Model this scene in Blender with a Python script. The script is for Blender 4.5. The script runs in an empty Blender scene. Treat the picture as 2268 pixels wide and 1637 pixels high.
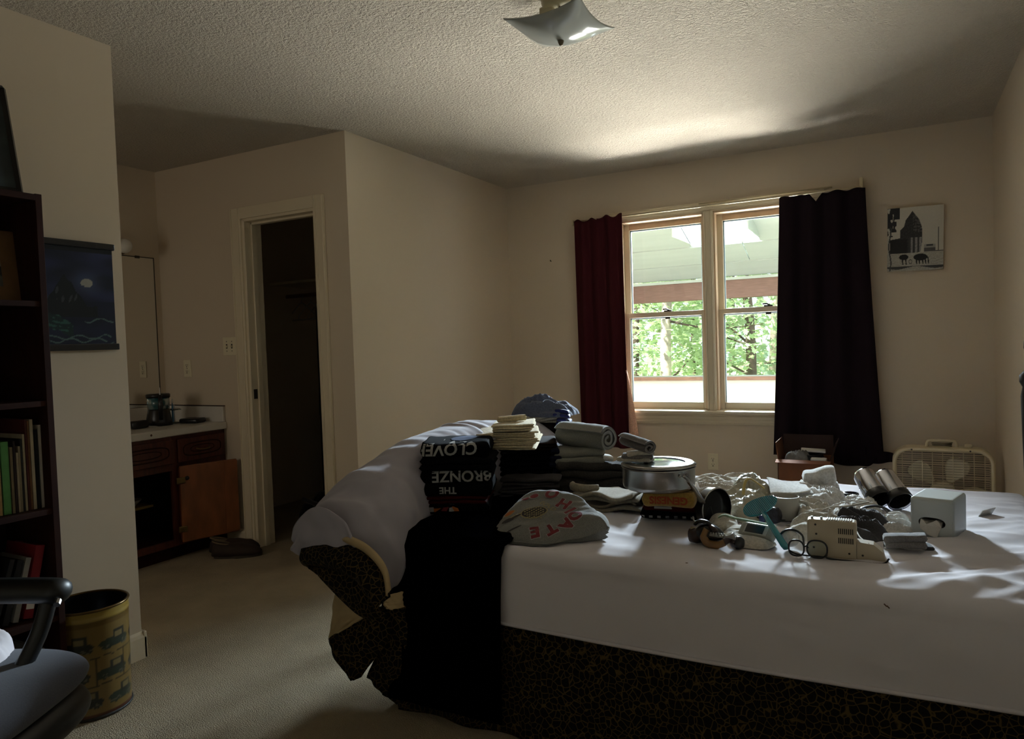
import bpy, bmesh, math, random
from mathutils import Vector, Matrix, noise
C = bpy.context.scene.collection
SC = bpy.context.scene
PI = math.pi
random.seed(7)
# ------------------------------------------------------------------ camera, sky, sun, exposure
CR = Vector((0.8806, 0.4717, -0.0341)); CU = Vector((0.0133, 0.0466, 0.9988)); CF = Vector((-0.4735, 0.8801, -0.0349))
CF.normalize(); CR = (CR - CF*CR.dot(CF)).normalized(); CU = CR.cross(CF)
CAM = Vector((0, 0, 1.2149)); FPX = 1598.3
cd = bpy.data.cameras.new('camera'); cam = bpy.data.objects.new('camera', cd); C.objects.link(cam)
cd.sensor_width = 36; cd.lens = FPX*36/2268; cd.clip_start = .05; cd.clip_end = 300
m4 = Matrix((( CR.x, CU.x, -CF.x, CAM.x), (CR.y, CU.y, -CF.y, CAM.y), (CR.z, CU.z, -CF.z, CAM.z), (0, 0, 0, 1)))
cam.matrix_world = m4; SC.camera = cam
w = bpy.data.worlds.new('sky'); SC.world = w; w.use_nodes = True
bg = w.node_tree.nodes['Background']; bg.inputs[0].default_value = (.80, .90, 1.0, 1); bg.inputs[1].default_value = 2.2
sl = bpy.data.lights.new('sun', 'SUN'); sl.energy = 19; sl.angle = .02; sl.color = (1, .95, .86)
so = bpy.data.objects.new('sun', sl); C.objects.link(so); so.location = (-3, -4, 8)
so.rotation_euler = Vector((-.5, -.7, 1.15)).to_track_quat('Z', 'Y').to_euler()
# daylight lamps: one in the skylight opening of the porch roof (the bright patch seen in the window), and two added fills aimed indoors
def area(name, loc, aim, sx, sy, e, col, spread):
    l = bpy.data.lights.new(name, 'AREA'); l.shape = 'RECTANGLE'; l.size = sx; l.size_y = sy; l.energy = e; l.color = col; l.spread = math.radians(spread)
    o = bpy.data.objects.new(name, l); C.objects.link(o); o.location = loc
    o.rotation_euler = (Vector(loc)-Vector(aim)).to_track_quat('Z', 'Y').to_euler(); return o
area('skylight_daylight', (-1.395, 6.48, 2.172), (-1.395, 6.15, 1.232), .60, .62, 14, (.82, .92, 1), 180)
area('window_fill', (-1.395, 6.46, 2.02), (-1.05, 4.9, 1.30), .58, .34, 125, (.74, .87, 1), 80)  # added fill under the skylight, aimed through the window to brighten the room
area('deck_bounce_fill', (-1.30, 6.85, .12), (-1.15, 5.1, 1.40), 3.0, .9, 205, (1, .955, .91), 76)  # added fill below the sill line, aimed indoors in place of deck bounce
area('hall_window_daylight', (-3.62, -1.10, 1.45), (-3.55, 1.0, 1.20), .8, 1.1, 7.5, (1, .93, .80), 180)
pl = bpy.data.lights.new('window_portal', 'AREA'); pl.shape = 'RECTANGLE'; pl.size = 1.3; pl.size_y = 1.4; pl.cycles.is_portal = True
po = bpy.data.objects.new('window_portal', pl); C.objects.link(po); po.location = (-1.137, 5.24, 1.39); po.rotation_euler = (-PI/2, 0, 0)
SC.view_settings.view_transform = 'Standard'; SC.view_settings.look = 'None'; SC.view_settings.gamma = 1
SC.view_settings.use_curve_mapping = False; SC.view_settings.exposure = 0.1
SC.cycles.max_bounces = 10; SC.cycles.diffuse_bounces = 6; SC.cycles.transparent_max_bounces = 16
SC.cycles.sample_clamp_indirect = 6
SC.cycles.use_denoising = True

def atY(px, py, Y):
    d = CF + CR*((px-1134)/FPX) - CU*((py-818.5)/FPX); return CAM + d*((Y-CAM.y)/d.y)
def atX(px, py, X):
    d = CF + CR*((px-1134)/FPX) - CU*((py-818.5)/FPX); return CAM + d*((X-CAM.x)/d.x)
def atZ(px, py, Z):
    d = CF + CR*((px-1134)/FPX) - CU*((py-818.5)/FPX); return CAM + d*((Z-CAM.z)/d.z)

# ------------------------------------------------------------------ materials
def lin(c):
    return tuple((x/12.92 if x <= .04045 else ((x+.055)/1.055)**2.4) for x in c) + (1,)
def hexc(h): return tuple(int(h[i:i+2], 16)/255 for i in (0, 2, 4))
MATS = {}
def mat(name, col, rough=.7, metal=0, nz=0, na=.0, bz=0, bs=0, bd=.002, spec=.5, trans=0, sheen=0, stretch=None, col2=None, emit=0):
    if name in MATS: return MATS[name]
    m = bpy.data.materials.new(name); m.use_nodes = True; nt = m.node_tree; p = nt.nodes['Principled BSDF']
    c = lin(hexc(col)) if isinstance(col, str) else tuple(col)+(1,)
    p.inputs['Base Color'].default_value = c; p.inputs['Roughness'].default_value = rough; p.inputs['Metallic'].default_value = metal
    p.inputs['Specular IOR Level'].default_value = spec
    if trans: p.inputs['Transmission Weight'].default_value = trans
    if sheen: p.inputs['Sheen Weight'].default_value = sheen
    tc = nt.nodes.new('ShaderNodeTexCoord'); src = tc.outputs['Object']
    if stretch:
        mp = nt.nodes.new('ShaderNodeMapping'); mp.inputs['Scale'].default_value = stretch
        nt.links.new(src, mp.inputs[0]); src = mp.outputs[0]
    if nz:
        n = nt.nodes.new('ShaderNodeTexNoise'); n.inputs['Scale'].default_value = nz; n.inputs['Detail'].default_value = 4
        r = nt.nodes.new('ShaderNodeValToRGB'); nt.links.new(src, n.inputs['Vector']); nt.links.new(n.outputs[0], r.inputs[0])
        a = tuple(x*(1-na) for x in c[:3])+(1,); b = lin(hexc(col2)) if col2 else tuple(min(1, x*(1+na)) for x in c[:3])+(1,)
        r.color_ramp.elements[0].position = .32; r.color_ramp.elements[1].position = .68
        r.color_ramp.elements[0].color = a; r.color_ramp.elements[1].color = b
        nt.links.new(r.outputs[0], p.inputs['Base Color'])
    if bz:
        n = nt.nodes.new('ShaderNodeTexNoise'); n.inputs['Scale'].default_value = bz; n.inputs['Detail'].default_value = 3
        b = nt.nodes.new('ShaderNodeBump'); b.inputs['Strength'].default_value = bs; b.inputs['Distance'].default_value = bd
        nt.links.new(src, n.inputs['Vector']); nt.links.new(n.outputs[0], b.inputs['Height']); nt.links.new(b.outputs[0], p.inputs['Normal'])
    MATS[name] = m; return m
def mat_attr(name, rough=.8):
    if name in MATS: return MATS[name]
    m = bpy.data.materials.new(name); m.use_nodes = True; nt = m.node_tree; p = nt.nodes['Principled BSDF']
    a = nt.nodes.new('ShaderNodeVertexColor'); a.layer_name = 'Col'; nt.links.new(a.outputs[0], p.inputs['Base Color'])
    p.inputs['Roughness'].default_value = rough; MATS[name] = m; return m
def mat_crackle():
    m = bpy.data.materials.new('crackle_print'); m.use_nodes = True; nt = m.node_tree; p = nt.nodes['Principled BSDF']
    tc = nt.nodes.new('ShaderNodeTexCoord'); nz = nt.nodes.new('ShaderNodeTexNoise'); nz.inputs['Scale'].default_value = 14
    mx = nt.nodes.new('ShaderNodeVectorMath'); mx.operation = 'MULTIPLY_ADD'; mx.inputs[1].default_value = (.03, .03, .03)
    nt.links.new(tc.outputs['Object'], nz.inputs['Vector']); nt.links.new(nz.outputs['Color'], mx.inputs[0]); nt.links.new(tc.outputs['Object'], mx.inputs[2])
    v = nt.nodes.new('ShaderNodeTexVoronoi'); v.feature = 'DISTANCE_TO_EDGE'; v.inputs['Scale'].default_value = 52
    nt.links.new(mx.outputs[0], v.inputs['Vector'])
    r = nt.nodes.new('ShaderNodeValToRGB'); e = r.color_ramp.elements
    e[0].position = .02; e[0].color = (.085, .055, .018, 1); e[1].position = .075; e[1].color = (.004, .0035, .003, 1)
    nt.links.new(v.outputs[0], r.inputs[0]); nt.links.new(r.outputs[0], p.inputs['Base Color']); p.inputs['Roughness'].default_value = .85
    p.inputs['Specular IOR Level'].default_value = .15
    return m
def mat_glass(name='window_glass'):
    m = bpy.data.materials.new(name); m.use_nodes = True; nt = m.node_tree; nt.nodes.clear()
    o = nt.nodes.new('ShaderNodeOutputMaterial'); t = nt.nodes.new('ShaderNodeBsdfTransparent'); g = nt.nodes.new('ShaderNodeBsdfGlossy')
    g.inputs['Roughness'].default_value = .02; f = nt.nodes.new('ShaderNodeFresnel'); f.inputs[0].default_value = 1.35; x = nt.nodes.new('ShaderNodeMixShader')
    t.inputs[0].default_value = (.95, .97, .96, 1)
    nt.links.new(f.outputs[0], x.inputs[0]); nt.links.new(t.outputs[0], x.inputs[1]); nt.links.new(g.outputs[0], x.inputs[2]); nt.links.new(x.outputs[0], o.inputs[0])
    return m
def fabric(name, col, **k):
    a = dict(rough=.95, nz=140, na=.18, bz=260, bs=.35, bd=.0015, spec=.2, sheen=.15); a.update(k); return mat(name, col, **a)
GLASS = mat_glass()
CRACK = mat_crackle()
M_wall = mat('wall_paint', 'cdbea8', .85, bz=420, bs=.25, bd=.0008, nz=1.2, na=.02)
M_trim = mat('trim_paint', 'd8cbb0', .45, bz=60, bs=.05)
M_wood_trim = mat('window_wood', 'cfb494', .55, nz=14, na=.10, stretch=(1, 1, .15))
M_carpet = mat('carpet', 'c4b396', 1, nz=5, na=.10, bz=210, bs=1, bd=.022, spec=.1)
M_sheet = mat('white_sheet', 'd2ccd0', .9, bz=500, bs=.15, bd=.0006, nz=2.2, na=.03, spec=.25, sheen=.1)
M_lav = mat('lavender_sheet', 'a19ca4', .88, bz=500, bs=.15, bd=.0006, spec=.25, sheen=.15)
M_black = fabric('black_cloth', '020203', na=.2, sheen=0, spec=0)
M_cherry = mat('cherry_wood', '4a2013', .42, nz=9, na=.35, stretch=(1, 6, .6))
M_dark_wood = mat('dark_bookcase_wood', '2a120a', .7, spec=.15, nz=9, na=.3, stretch=(6, 1, .8))
M_counter = mat('counter_laminate', 'c9c4bb', .35, nz=6, na=.04)
M_plate = mat('ivory_plastic', 'dcd2b4', .4)
M_slot = mat('slot_dark', '1c1712', .6)
M_steel = mat('brushed_steel', 'a8a6a2', .28, 1, bz=200, bs=.05, stretch=(1, 1, .05))
M_chrome = mat('chrome', 'c9ccd6', .06, 1)
M_blackp = mat('black_plastic', '0c0c0e', .3)
M_whitep = mat('white_plastic', 'dcdad4', .45)

# ------------------------------------------------------------------ mesh helpers
def bm_new(): return bmesh.new()
def obj(name, bm, m, parent=None, smooth=False, kind=None, label=None, local=False, solid=0, sub=0, angle=None):
    me = bpy.data.meshes.new(name)
    if isinstance(bm, bmesh.types.BMesh): bm.to_mesh(me); bm.free()
    else: me.from_pydata(bm[0], [], bm[1])
    me.update(); o = bpy.data.objects.new(name, me); C.objects.link(o)
    if m is not None:
        for q in (m if isinstance(m, (list, tuple)) else [m]): me.materials.append(q)
    if parent is not None:
        o.parent = parent
        if not local:
            r = parent
            while r.parent: r = r.parent
            me.transform(ROOTM[r.name].inverted())
    if smooth: me.polygons.foreach_set('use_smooth', [True]*len(me.polygons))
    if kind: o['kind'] = kind
    if label: o['label'] = label
    if solid:
        s = o.modifiers.new('solid', 'SOLIDIFY'); s.thickness = solid; s.offset = 0
    if sub:
        s = o.modifiers.new('sub', 'SUBSURF'); s.levels = sub; s.render_levels = sub
    return o
ROOTM = {}
def tag(o, label, cat, group=None):
    o['label'] = label; o['category'] = cat
    if group: o['group'] = group
    ROOTM.setdefault(o.name, o.matrix_basis.copy()); return o
def thing(name, label, cat, loc=(0, 0, 0), rz=0, group=None, rot=None):
    o = bpy.data.objects.new(name, None); C.objects.link(o); o.empty_display_size = .05
    o.location = loc; o.rotation_euler = rot or (0, 0, rz)
    ROOTM[o.name] = Matrix.LocRotScale(Vector(loc), o.rotation_euler, None)
    return tag(o, label, cat, group)
def mesh_thing(name, label, cat, bm, m, group=None, **k):
    """one-mesh thing whose origin is moved to its base centre"""
    o = obj(name, bm, m, **k); vs = [v.co for v in o.data.vertices]
    if vs:
        cx = (min(v.x for v in vs)+max(v.x for v in vs))/2; cy = (min(v.y for v in vs)+max(v.y for v in vs))/2; cz = min(v.z for v in vs)
        o.data.transform(Matrix.Translation((-cx, -cy, -cz))); o.location = (cx, cy, cz)
    ROOTM[o.name] = Matrix.Translation(o.location); return tag(o, label, cat, group)
def struct(name, bm, m, parent=None, **k):
    o = obj(name, bm, m, parent, kind='structure', **k)
    ROOTM.setdefault(o.name, Matrix.Identity(4)); return o
def box(bm, x0, x1, y0, y1, z0, z1, bev=0, seg=2):
    r = bmesh.ops.create_cube(bm, size=1); vs = r['verts']
    for v in vs: v.co = Vector(((x0+x1)/2+v.co.x*(x1-x0), (y0+y1)/2+v.co.y*(y1-y0), (z0+z1)/2+v.co.z*(z1-z0)))
    if bev:
        es = list({e for v in vs for e in v.link_edges}); bmesh.ops.bevel(bm, geom=es, offset=bev, segments=seg, affect='EDGES', profile=.5)
    return bm
def B(*a, **k): return box(bm_new(), *a, **k)
def xf(bm, mtx):
    bmesh.ops.transform(bm, matrix=mtx, verts=bm.verts); return bm
def TR(loc, rz=0, ry=0, rx=0, s=1):
    return Matrix.Translation(loc) @ Matrix.Rotation(rz, 4, 'Z') @ Matrix.Rotation(ry, 4, 'Y') @ Matrix.Rotation(rx, 4, 'X') @ Matrix.Scale(s, 4)
def lathe(bm, prof, n=32, cx=0, cy=0):
    rings = []
    for r, z in prof:
        if r < 1e-6: rings.append([bm.verts.new((cx, cy, z))])
        else: rings.append([bm.verts.new((cx+r*math.cos(2*PI*i/n), cy+r*math.sin(2*PI*i/n), z)) for i in range(n)])
    for a, b in zip(rings, rings[1:]):
        for i in range(n):
            j = (i+1) % n
            if len(a) == 1 and len(b) == 1: continue
            if len(a) == 1: f = (a[0], b[i], b[j])
            elif len(b) == 1: f = (a[i], b[0], a[j])
            else: f = (a[i], b[i], b[j], a[j])
            try: bm.faces.new(f)
            except ValueError: pass
    return bm
def tube(bm, pts, r, n=8, closed=False, cap=True, flat=1.0):
    pts = [Vector(p) for p in pts]; N = len(pts); rr = r if isinstance(r, (list, tuple)) else [r]*N
    rings = []; up = Vector((0, 0, 1)); prev = None
    for i, p in enumerate(pts):
        t = (pts[(i+1) % N]-pts[i-1]) if (closed or 0 < i < N-1) else (pts[1]-pts[0] if i == 0 else pts[-1]-pts[-2])
        t.normalize()
        if prev is None:
            a = t.cross(up)
            if a.length < .05: a = t.cross(Vector((1, 0, 0)))
            a.normalize()
        else: a = (prev - t*prev.dot(t)).normalized()
        prev = a; b = t.cross(a)
        rings.append([bm.verts.new(p+(a*math.cos(2*PI*k/n)+b*math.sin(2*PI*k/n)*flat)*rr[i]) for k in range(n)])
    for i in range(N if closed else N-1):
        A, Bq = rings[i], rings[(i+1) % N]
        for k in range(n): bm.faces.new((A[k], A[(k+1) % n], Bq[(k+1) % n], Bq[k]))
    if cap and not closed:
        bm.faces.new(rings[0][::-1]); bm.faces.new(rings[-1])
    return bm
def T(pts, r, **k): return tube(bm_new(), pts, r, **k)
def smooth_path(pts, n=6):
    pts = [Vector(p) for p in pts]; out = []
    for i in range(len(pts)-1):
        p0 = pts[max(i-1, 0)]; p1 = pts[i]; p2 = pts[i+1]; p3 = pts[min(i+2, len(pts)-1)]
        for k in range(n):
            t = k/n; out.append(.5*((2*p1)+(p2-p0)*t+(2*p0-5*p1+4*p2-p3)*t*t+(3*p1-p0-3*p2+p3)*t**3))
    out.append(pts[-1]); return out
def prism(bm, poly, axis, a, b):
    """poly: 2-D outline in the two other axes, extruded along axis from a to b"""
    def mk(u, v, t):
        return {'x': (t, u, v), 'y': (u, t, v), 'z': (u, v, t)}[axis]
    A = [bm.verts.new(mk(u, v, a)) for u, v in poly]; Bq = [bm.verts.new(mk(u, v, b)) for u, v in poly]
    n = len(poly); bm.faces.new(A[::-1]); bm.faces.new(Bq)
    for i in range(n): bm.faces.new((A[i], A[(i+1) % n], Bq[(i+1) % n], Bq[i]))
    bmesh.ops.recalc_face_normals(bm, faces=bm.faces); return bm
def grid(fn, nu, nv, closed_u=False):
    vs = [tuple(fn(i/(nu if closed_u else nu-1), j/(nv-1))) for j in range(nv) for i in range(nu)]; fs = []
    for j in range(nv-1):
        for i in range(nu if closed_u else nu-1):
            k = (i+1) % nu; fs.append((j*nu+i, j*nu+k, (j+1)*nu+k, (j+1)*nu+i))
    return vs, fs
def nz(x, y, z=0.0): return noise.noise(Vector((x, y, z)))
def sstep(a, b, x):
    t = max(0, min(1, (x-a)/(b-a))); return t*t*(3-2*t)
def paint(name, m, p00, pu, pv, nu, nv, fn, parent=None, off=(0, 0, 0), **k):
    """flat printed panel, colours given per vertex by fn(u, v)"""
    p00, pu, pv = Vector(p00), Vector(pu), Vector(pv)
    g = grid(lambda u, v: p00+pu*u+pv*v, nu, nv); me = bpy.data.meshes.new(name); me.from_pydata(g[0], [], g[1])
    ca = me.color_attributes.new('Col', 'FLOAT_COLOR', 'POINT'); i = 0
    for j in range(nv):
        for q in range(nu):
            c = fn(q/(nu-1), j/(nv-1)); ca.data[i].color = (c[0], c[1], c[2], 1); i += 1
    o = bpy.data.objects.new(name, me); C.objects.link(o); me.materials.append(m)
    if parent is not None:
        o.parent = parent; r = parent
        while r.parent: r = r.parent
        me.transform(ROOTM[r.name].inverted())
    return o
def text_bm(s, size=.04, bold=.0, ext=0, shear=0, cut=0):
    cu = bpy.data.curves.new('txt', 'FONT'); cu.body = s; cu.size = size; cu.offset = bold; cu.extrude = ext; cu.shear = shear
    cu.align_x = 'CENTER'; cu.align_y = 'CENTER'; cu.resolution_u = 3
    o = bpy.data.objects.new('txt', cu); me = bpy.data.meshes.new_from_object(o); bm = bm_new(); bm.from_mesh(me)
    bpy.data.objects.remove(o); bpy.data.meshes.remove(me); bpy.data.curves.remove(cu)
    if cut:
        for ax in (0, 1):
            lo = min(v.co[ax] for v in bm.verts); hi = max(v.co[ax] for v in bm.verts); t = lo+cut
            while t < hi:
                c = [0, 0, 0]; c[ax] = t; nn = [0, 0, 0]; nn[ax] = 1
                bmesh.ops.bisect_plane(bm, geom=bm.verts[:]+bm.edges[:]+bm.faces[:], plane_co=c, plane_no=nn); t += cut
    return bm

# cloth shapes -------------------------------------------------------
def folded(cx, cy, z0, w_, d, h, rz=0, n=2, seed=0, wob=.006, sag=.006, split=True, tilt=0, nu=34, round_end=.5):
    """a folded garment: n plies, each a rounded slab that bulges at its fold"""
    vs, fs = [], []; ca, sa = math.cos(rz), math.sin(rz); rnd = random.Random(seed)
    for k in range(n):
        t = h/n; zc = z0+t*(k+.5); dx = rnd.uniform(-wob, wob); dy = rnd.uniform(-wob, wob); dw = rnd.uniform(-wob, wob); base = len(vs)
        hw = w_/2+dw; hd = d/2+rnd.uniform(-wob, wob)*.6; nvv = 20; er = min(t*.32, .010)
        for i in range(nu+1):
            u = -1+2*i/nu; s = 1-max(0, (abs(u)-(1-er*2/hw)))/(er*2/hw); s = max(0, 1-(1-s)**3)**(1/3) if s < 1 else 1
            s = max(s, .02)
            for j in range(nvv):
                a = 2*PI*j/nvv; ccx, ssx = math.cos(a), math.sin(a)
                yy = math.copysign(abs(ccx)**.35, ccx); zz = math.copysign(abs(ssx)**.6, ssx)
                x = hw*u; y = hd*yy*(1-.03*(1-s)); z = t*.5*zz*s*.98
                x += .004*nz(y*20, k*3.1, seed)+wob*nz(zc*30, y*9, seed+5)*abs(u); y += wob*1.6*nz(x*11, k*1.7+seed, .5)+wob*.5*nz(x*35, k*5+seed, 2)
                zz2 = zc+z*1.22+sag*nz(x*9+seed, y*9, seed*.37)*(zc-z0+t)/h*1.5+.0015*nz(x*40, y*40, k+seed)+tilt*x
                X, Y = x+dx, y+dy
                vs.append((cx+X*ca-Y*sa, cy+X*sa+Y*ca, zz2))
        for i in range(nu):
            for j in range(nvv):
                j2 = (j+1) % nvv; fs.append((base+i*nvv+j, base+i*nvv+j2, base+(i+1)*nvv+j2, base+(i+1)*nvv+j))
        fs.append(tuple(base+j for j in range(nvv))[::-1]); fs.append(tuple(base+nu*nvv+j for j in range(nvv)))
    return vs, fs
def rolled(p0, p1, R, turns=2.3, th=.010, seed=0, flat=.85, bend=.0):
    """a rolled garment: a spiral strip swept along its axis, the spiral showing at both ends"""
    p0, p1 = Vector(p0), Vector(p1); ax = (p1-p0).normalized(); L = (p1-p0).length
    a = ax.cross(Vector((0, 0, 1))).normalized(); b = a.cross(ax)
    if b.z < 0: b = -b
    ns = int(turns*22); na = 26
    def P(s, t, side):
        ang = s*turns*2*PI+.6; rad = R*(.18+.82*(1-s))
        rad += side
        e = 1-.06*abs(2*t-1)**6; wr = 1+.035*nz(t*6+seed, ang*.8, seed)+.02*nz(t*17+seed, ang*1.7, 3)
        endj = .006*nz(ang*.7, seed, t)*(1 if t in (0, 1) else 0)
        return p0+ax*(L*t+endj*(1 if t < .5 else -1))+(a*math.cos(ang)+b*math.sin(ang)*flat)*rad*e*wr+b*(-.012*math.sin(PI*t)*bend)
    vs, fs = [], []
    for side in (th*.5, -th*.5):
        for i in range(ns+1):
            for j in range(na+1): vs.append(tuple(P(i/ns, j/na, side)))
    W = na+1; off = (ns+1)*W
    for i in range(ns):
        for j in range(na):
            q = i*W+j; fs.append((q, q+1, q+W+1, q+W)); q += off; fs.append((q, q+W, q+W+1, q+1))
    for i in range(ns):
        for j in (0, na):
            q = i*W+j; fs.append((q, q+W, q+W+off, q+off))
    for j in range(na):
        for i in (0, ns):
            q = i*W+j; fs.append((q, q+1, q+1+off, q+off))
    return vs, fs
class Heap:
    """crumpled cloth lying on a surface: outline polygon (world x,y), flat-topped height with sharp-ish creases"""
    def __init__(s, pts, h, seed=0, creases=.5, freq=14, dirn=(1, 0), power=4, aniso=.35, peak=None):
        s.cx = sum(p[0] for p in pts)/len(pts); s.cy = sum(p[1] for p in pts)/len(pts); s.h = h; s.seed = seed; s.cr = creases; s.fr = freq; s.pw = power; s.an = aniso
        s.pol = sorted((math.atan2(p[1]-s.cy, p[0]-s.cx), math.hypot(p[0]-s.cx, p[1]-s.cy)) for p in pts); l = math.hypot(*dirn); s.d = (dirn[0]/l, dirn[1]/l); s.peak = peak
    def R(s, th):
        P = s.pol; n = len(P); th = (th+PI) % (2*PI)-PI
        for i in range(n):
            a, r1 = P[i]; b, r2 = P[(i+1) % n]
            if i == n-1: b += 2*PI
            t = th if th >= a or i < n-1 else th
            if i == n-1 and th < a: t = th+2*PI
            if a <= t <= b:
                # along the straight side, softened
                x1, y1, x2, y2 = r1*math.cos(a), r1*math.sin(a), r2*math.cos(b), r2*math.sin(b); dx, dy = math.cos(t), math.sin(t)
                den = dx*(y2-y1)-dy*(x2-x1)
                rs = (x1*(y2-y1)-y1*(x2-x1))/den if abs(den) > 1e-9 else r1
                f = (t-a)/(b-a) if b > a else 0; rc = r1+(r2-r1)*sstep(0, 1, f)
                return .6*rs+.4*rc if rs > 0 else rc
        return P[0][1]
    def z(s, x, y, r=None):
        dx, dy = x-s.cx, y-s.cy
        if r is None: r = math.hypot(dx, dy)/s.R(math.atan2(dy, dx))
        r = min(r, 1); e = max(0, 1-r**s.pw)**.5
        u = dx*s.d[0]+dy*s.d[1]; v = -dx*s.d[1]+dy*s.d[0]
        n1 = 1-2.2*abs(nz(u*s.fr*s.an+s.seed, v*s.fr, s.seed*1.3)); n2 = 1-2*abs(nz(u*s.fr*1.1+3, v*s.fr*2.3+s.seed, 7.7)); n3 = nz(x*5+s.seed, y*5, s.seed)
        k = 1+s.cr*(.55*n1+.22*n2+.5*n3)-s.cr*.4
        if s.peak:
            px, py, pr, ph = s.peak; k *= 1+ph*math.exp(-((x-px)**2+(y-py)**2)/pr**2)
        return s.h*e*max(.12, k)
    def mesh(s, z0, nr=26, na=90, under=True):
        vs = [(s.cx, s.cy, z0+s.z(s.cx, s.cy, 0))]; fs = []
        for i in range(1, nr+1):
            r = (i/nr)**.8
            for j in range(na):
                th = -PI+2*PI*j/na; rr = s.R(th)*r*(1+(.05*nz(th*3, s.seed, 1)+.03*nz(th*9, s.seed, 2))*s.cr*r); x = s.cx+rr*math.cos(th); y = s.cy+rr*math.sin(th)
                vs.append((x, y, z0+s.z(x, y, r)))
        for j in range(na): fs.append((0, 1+j, 1+(j+1) % na))
        for i in range(nr-1):
            for j in range(na):
                a = 1+i*na+j; b = 1+i*na+(j+1) % na; fs.append((a, a+na, b+na, b))
        return vs, fs
def P2(*pts, Z=.585):
    return [tuple(atZ(a, b, Z)[:2]) for a, b in pts]
# ================================================================== THE SETTING
XL, XR, XM, YB, YC, YE, HC = -2.715, .49, -4.354, 5.058, 3.167, 1.81, 2.44
YR = -1.3
struct('floor', B(-4.6, 1.0, -1.6, 5.3, -.12, 0), M_carpet)
# ceiling with a rough sprayed texture
mc = mat('ceiling_texture', 'cdc3b2', .95, nz=3, na=.02)
nt = mc.node_tree; tcn = nt.nodes.new('ShaderNodeTexCoord'); n1 = nt.nodes.new('ShaderNodeTexNoise'); n1.inputs['Scale'].default_value = 92; n1.inputs['Detail'].default_value = 3; n1.inputs['Roughness'].default_value = .6
rr = nt.nodes.new('ShaderNodeValToRGB'); rr.color_ramp.elements[0].position = .38; rr.color_ramp.elements[1].position = .62
bb = nt.nodes.new('ShaderNodeBump'); bb.inputs['Strength'].default_value = .85; bb.inputs['Distance'].default_value = .012
nt.links.new(tcn.outputs['Object'], n1.inputs['Vector']); nt.links.new(n1.outputs[0], rr.inputs[0]); nt.links.new(rr.outputs[0], bb.inputs['Height']); nt.links.new(bb.outputs[0], nt.nodes['Principled BSDF'].inputs['Normal'])
struct('ceiling', B(-4.6, 1.0, -1.6, 5.3, HC, HC+.1), mc)
# window wall, built round the opening
WX0, WX1, WZ0, WZ1 = -1.80, -.475, .70, 2.085
bm = bm_new()
box(bm, -4.6, WX0, YB, YB+.18, 0, HC); box(bm, WX1, 1.0, YB, YB+.18, 0, HC)
box(bm, WX0, WX1, YB, YB+.18, 0, WZ0); box(bm, WX0, WX1, YB, YB+.18, WZ1, HC)
struct('wall_back', bm, M_wall)
struct('wall_right', B(XR, XR+.15, -1.6, YB, 0, HC), M_wall)
struct('wall_rear', B(-4.6, XR, YR-.15, YR, 0, HC), M_wall)
struct('wall_left', B(XL-.13, XL, YR, YE, 0, HC), M_wall)
struct('wall_vanity', B(XM-.15, XM, YR, YB, 0, HC), M_wall)
DX0, DX1, DZ = -3.545, -2.962, 2.035
bm = bm_new(); box(bm, XM, DX0, YC, YC+.12, 0, HC); box(bm, DX1, XL, YC, YC+.12, 0, HC); box(bm, DX0, DX1, YC, YC+.12, DZ, HC)
struct('wall_closet', bm, M_wall)
struct('wall_closet_side', B(XL-.12, XL, YC+.12, YB, 0, HC), M_wall)
bsh = [(0, 0), (.014, 0), (.014, .085), (.010, .098), (.004, .108), (0, .108)]
def baseboard(name, x0, y0, x1, y1):
    d = Vector((x1-x0, y1-y0, 0)); L = d.length; bm = bm_new()
    prism(bm, bsh, 'x', 0, L)   # (t, u=y off, v=z)
    M = Matrix.Translation((x0, y0, 0)) @ Matrix.Rotation(math.atan2(d.y, d.x), 4, 'Z'); xf(bm, M); return struct(name, bm, M_trim)
baseboard('baseboard_left', XL, YE+.014, XL, YR).location.x = 0
bmq = bm_new(); box(bmq, XL-.13, XL+.014, YE, YE+.014, 0, .108, .003); struct('baseboard_left_end', bmq, M_trim)
baseboard('baseboard_back', XR, YB, XL, YB)
baseboard('baseboard_right', XR, YR, XR, YB)
baseboard('baseboard_closet', DX0-.08, YC, -3.80, YC)
baseboard('baseboard_closet_side', XL, YB, XL, YC)
# closet door frame
door = struct('door_1', B(DX0-.09, DX0-.01, YC-.018, YC, 0, DZ+.075, .004), M_trim)
for nm, a in (('casing', (DX1+.005, DX1+.078, YC-.018, YC, 0, DZ+.075)), ('casing', (DX0-.01, DX1+.005, YC-.018, YC, DZ+.005, DZ+.075)),
              ('jamb', (DX0-.012, DX0+.01, YC-.004, YC+.13, 0, DZ)), ('jamb', (DX1-.01, DX1+.008, YC-.004, YC+.13, 0, DZ)), ('jamb', (DX0, DX1, YC-.004, YC+.13, DZ-.012, DZ+.008)),
              ('door_stop', (DX0+.01, DX0+.022, YC+.045, YC+.08, 0, DZ-.012)), ('door_stop', (DX1-.022, DX1-.01, YC+.045, YC+.08, 0, DZ-.012)), ('door_stop', (DX0+.01, DX1-.01, YC+.045, YC+.08, DZ-.026, DZ-.012))):
    obj(nm, B(*a, bev=.002), M_trim, door)
for x0, x1 in ((DX0-.09, DX0-.082), (DX0-.03, DX0-.022), (DX1+.068, DX1+.078), (DX1+.02, DX1+.026)):
    obj('casing_bead', B(x0, x1, YC-.024, YC-.016, 0, DZ+.07, bev=.002), M_trim, door)
obj('strike_plate', B(DX0+.0095, DX0+.0125, YC+.012, YC+.04, .93, .99), M_slot, door)
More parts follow.
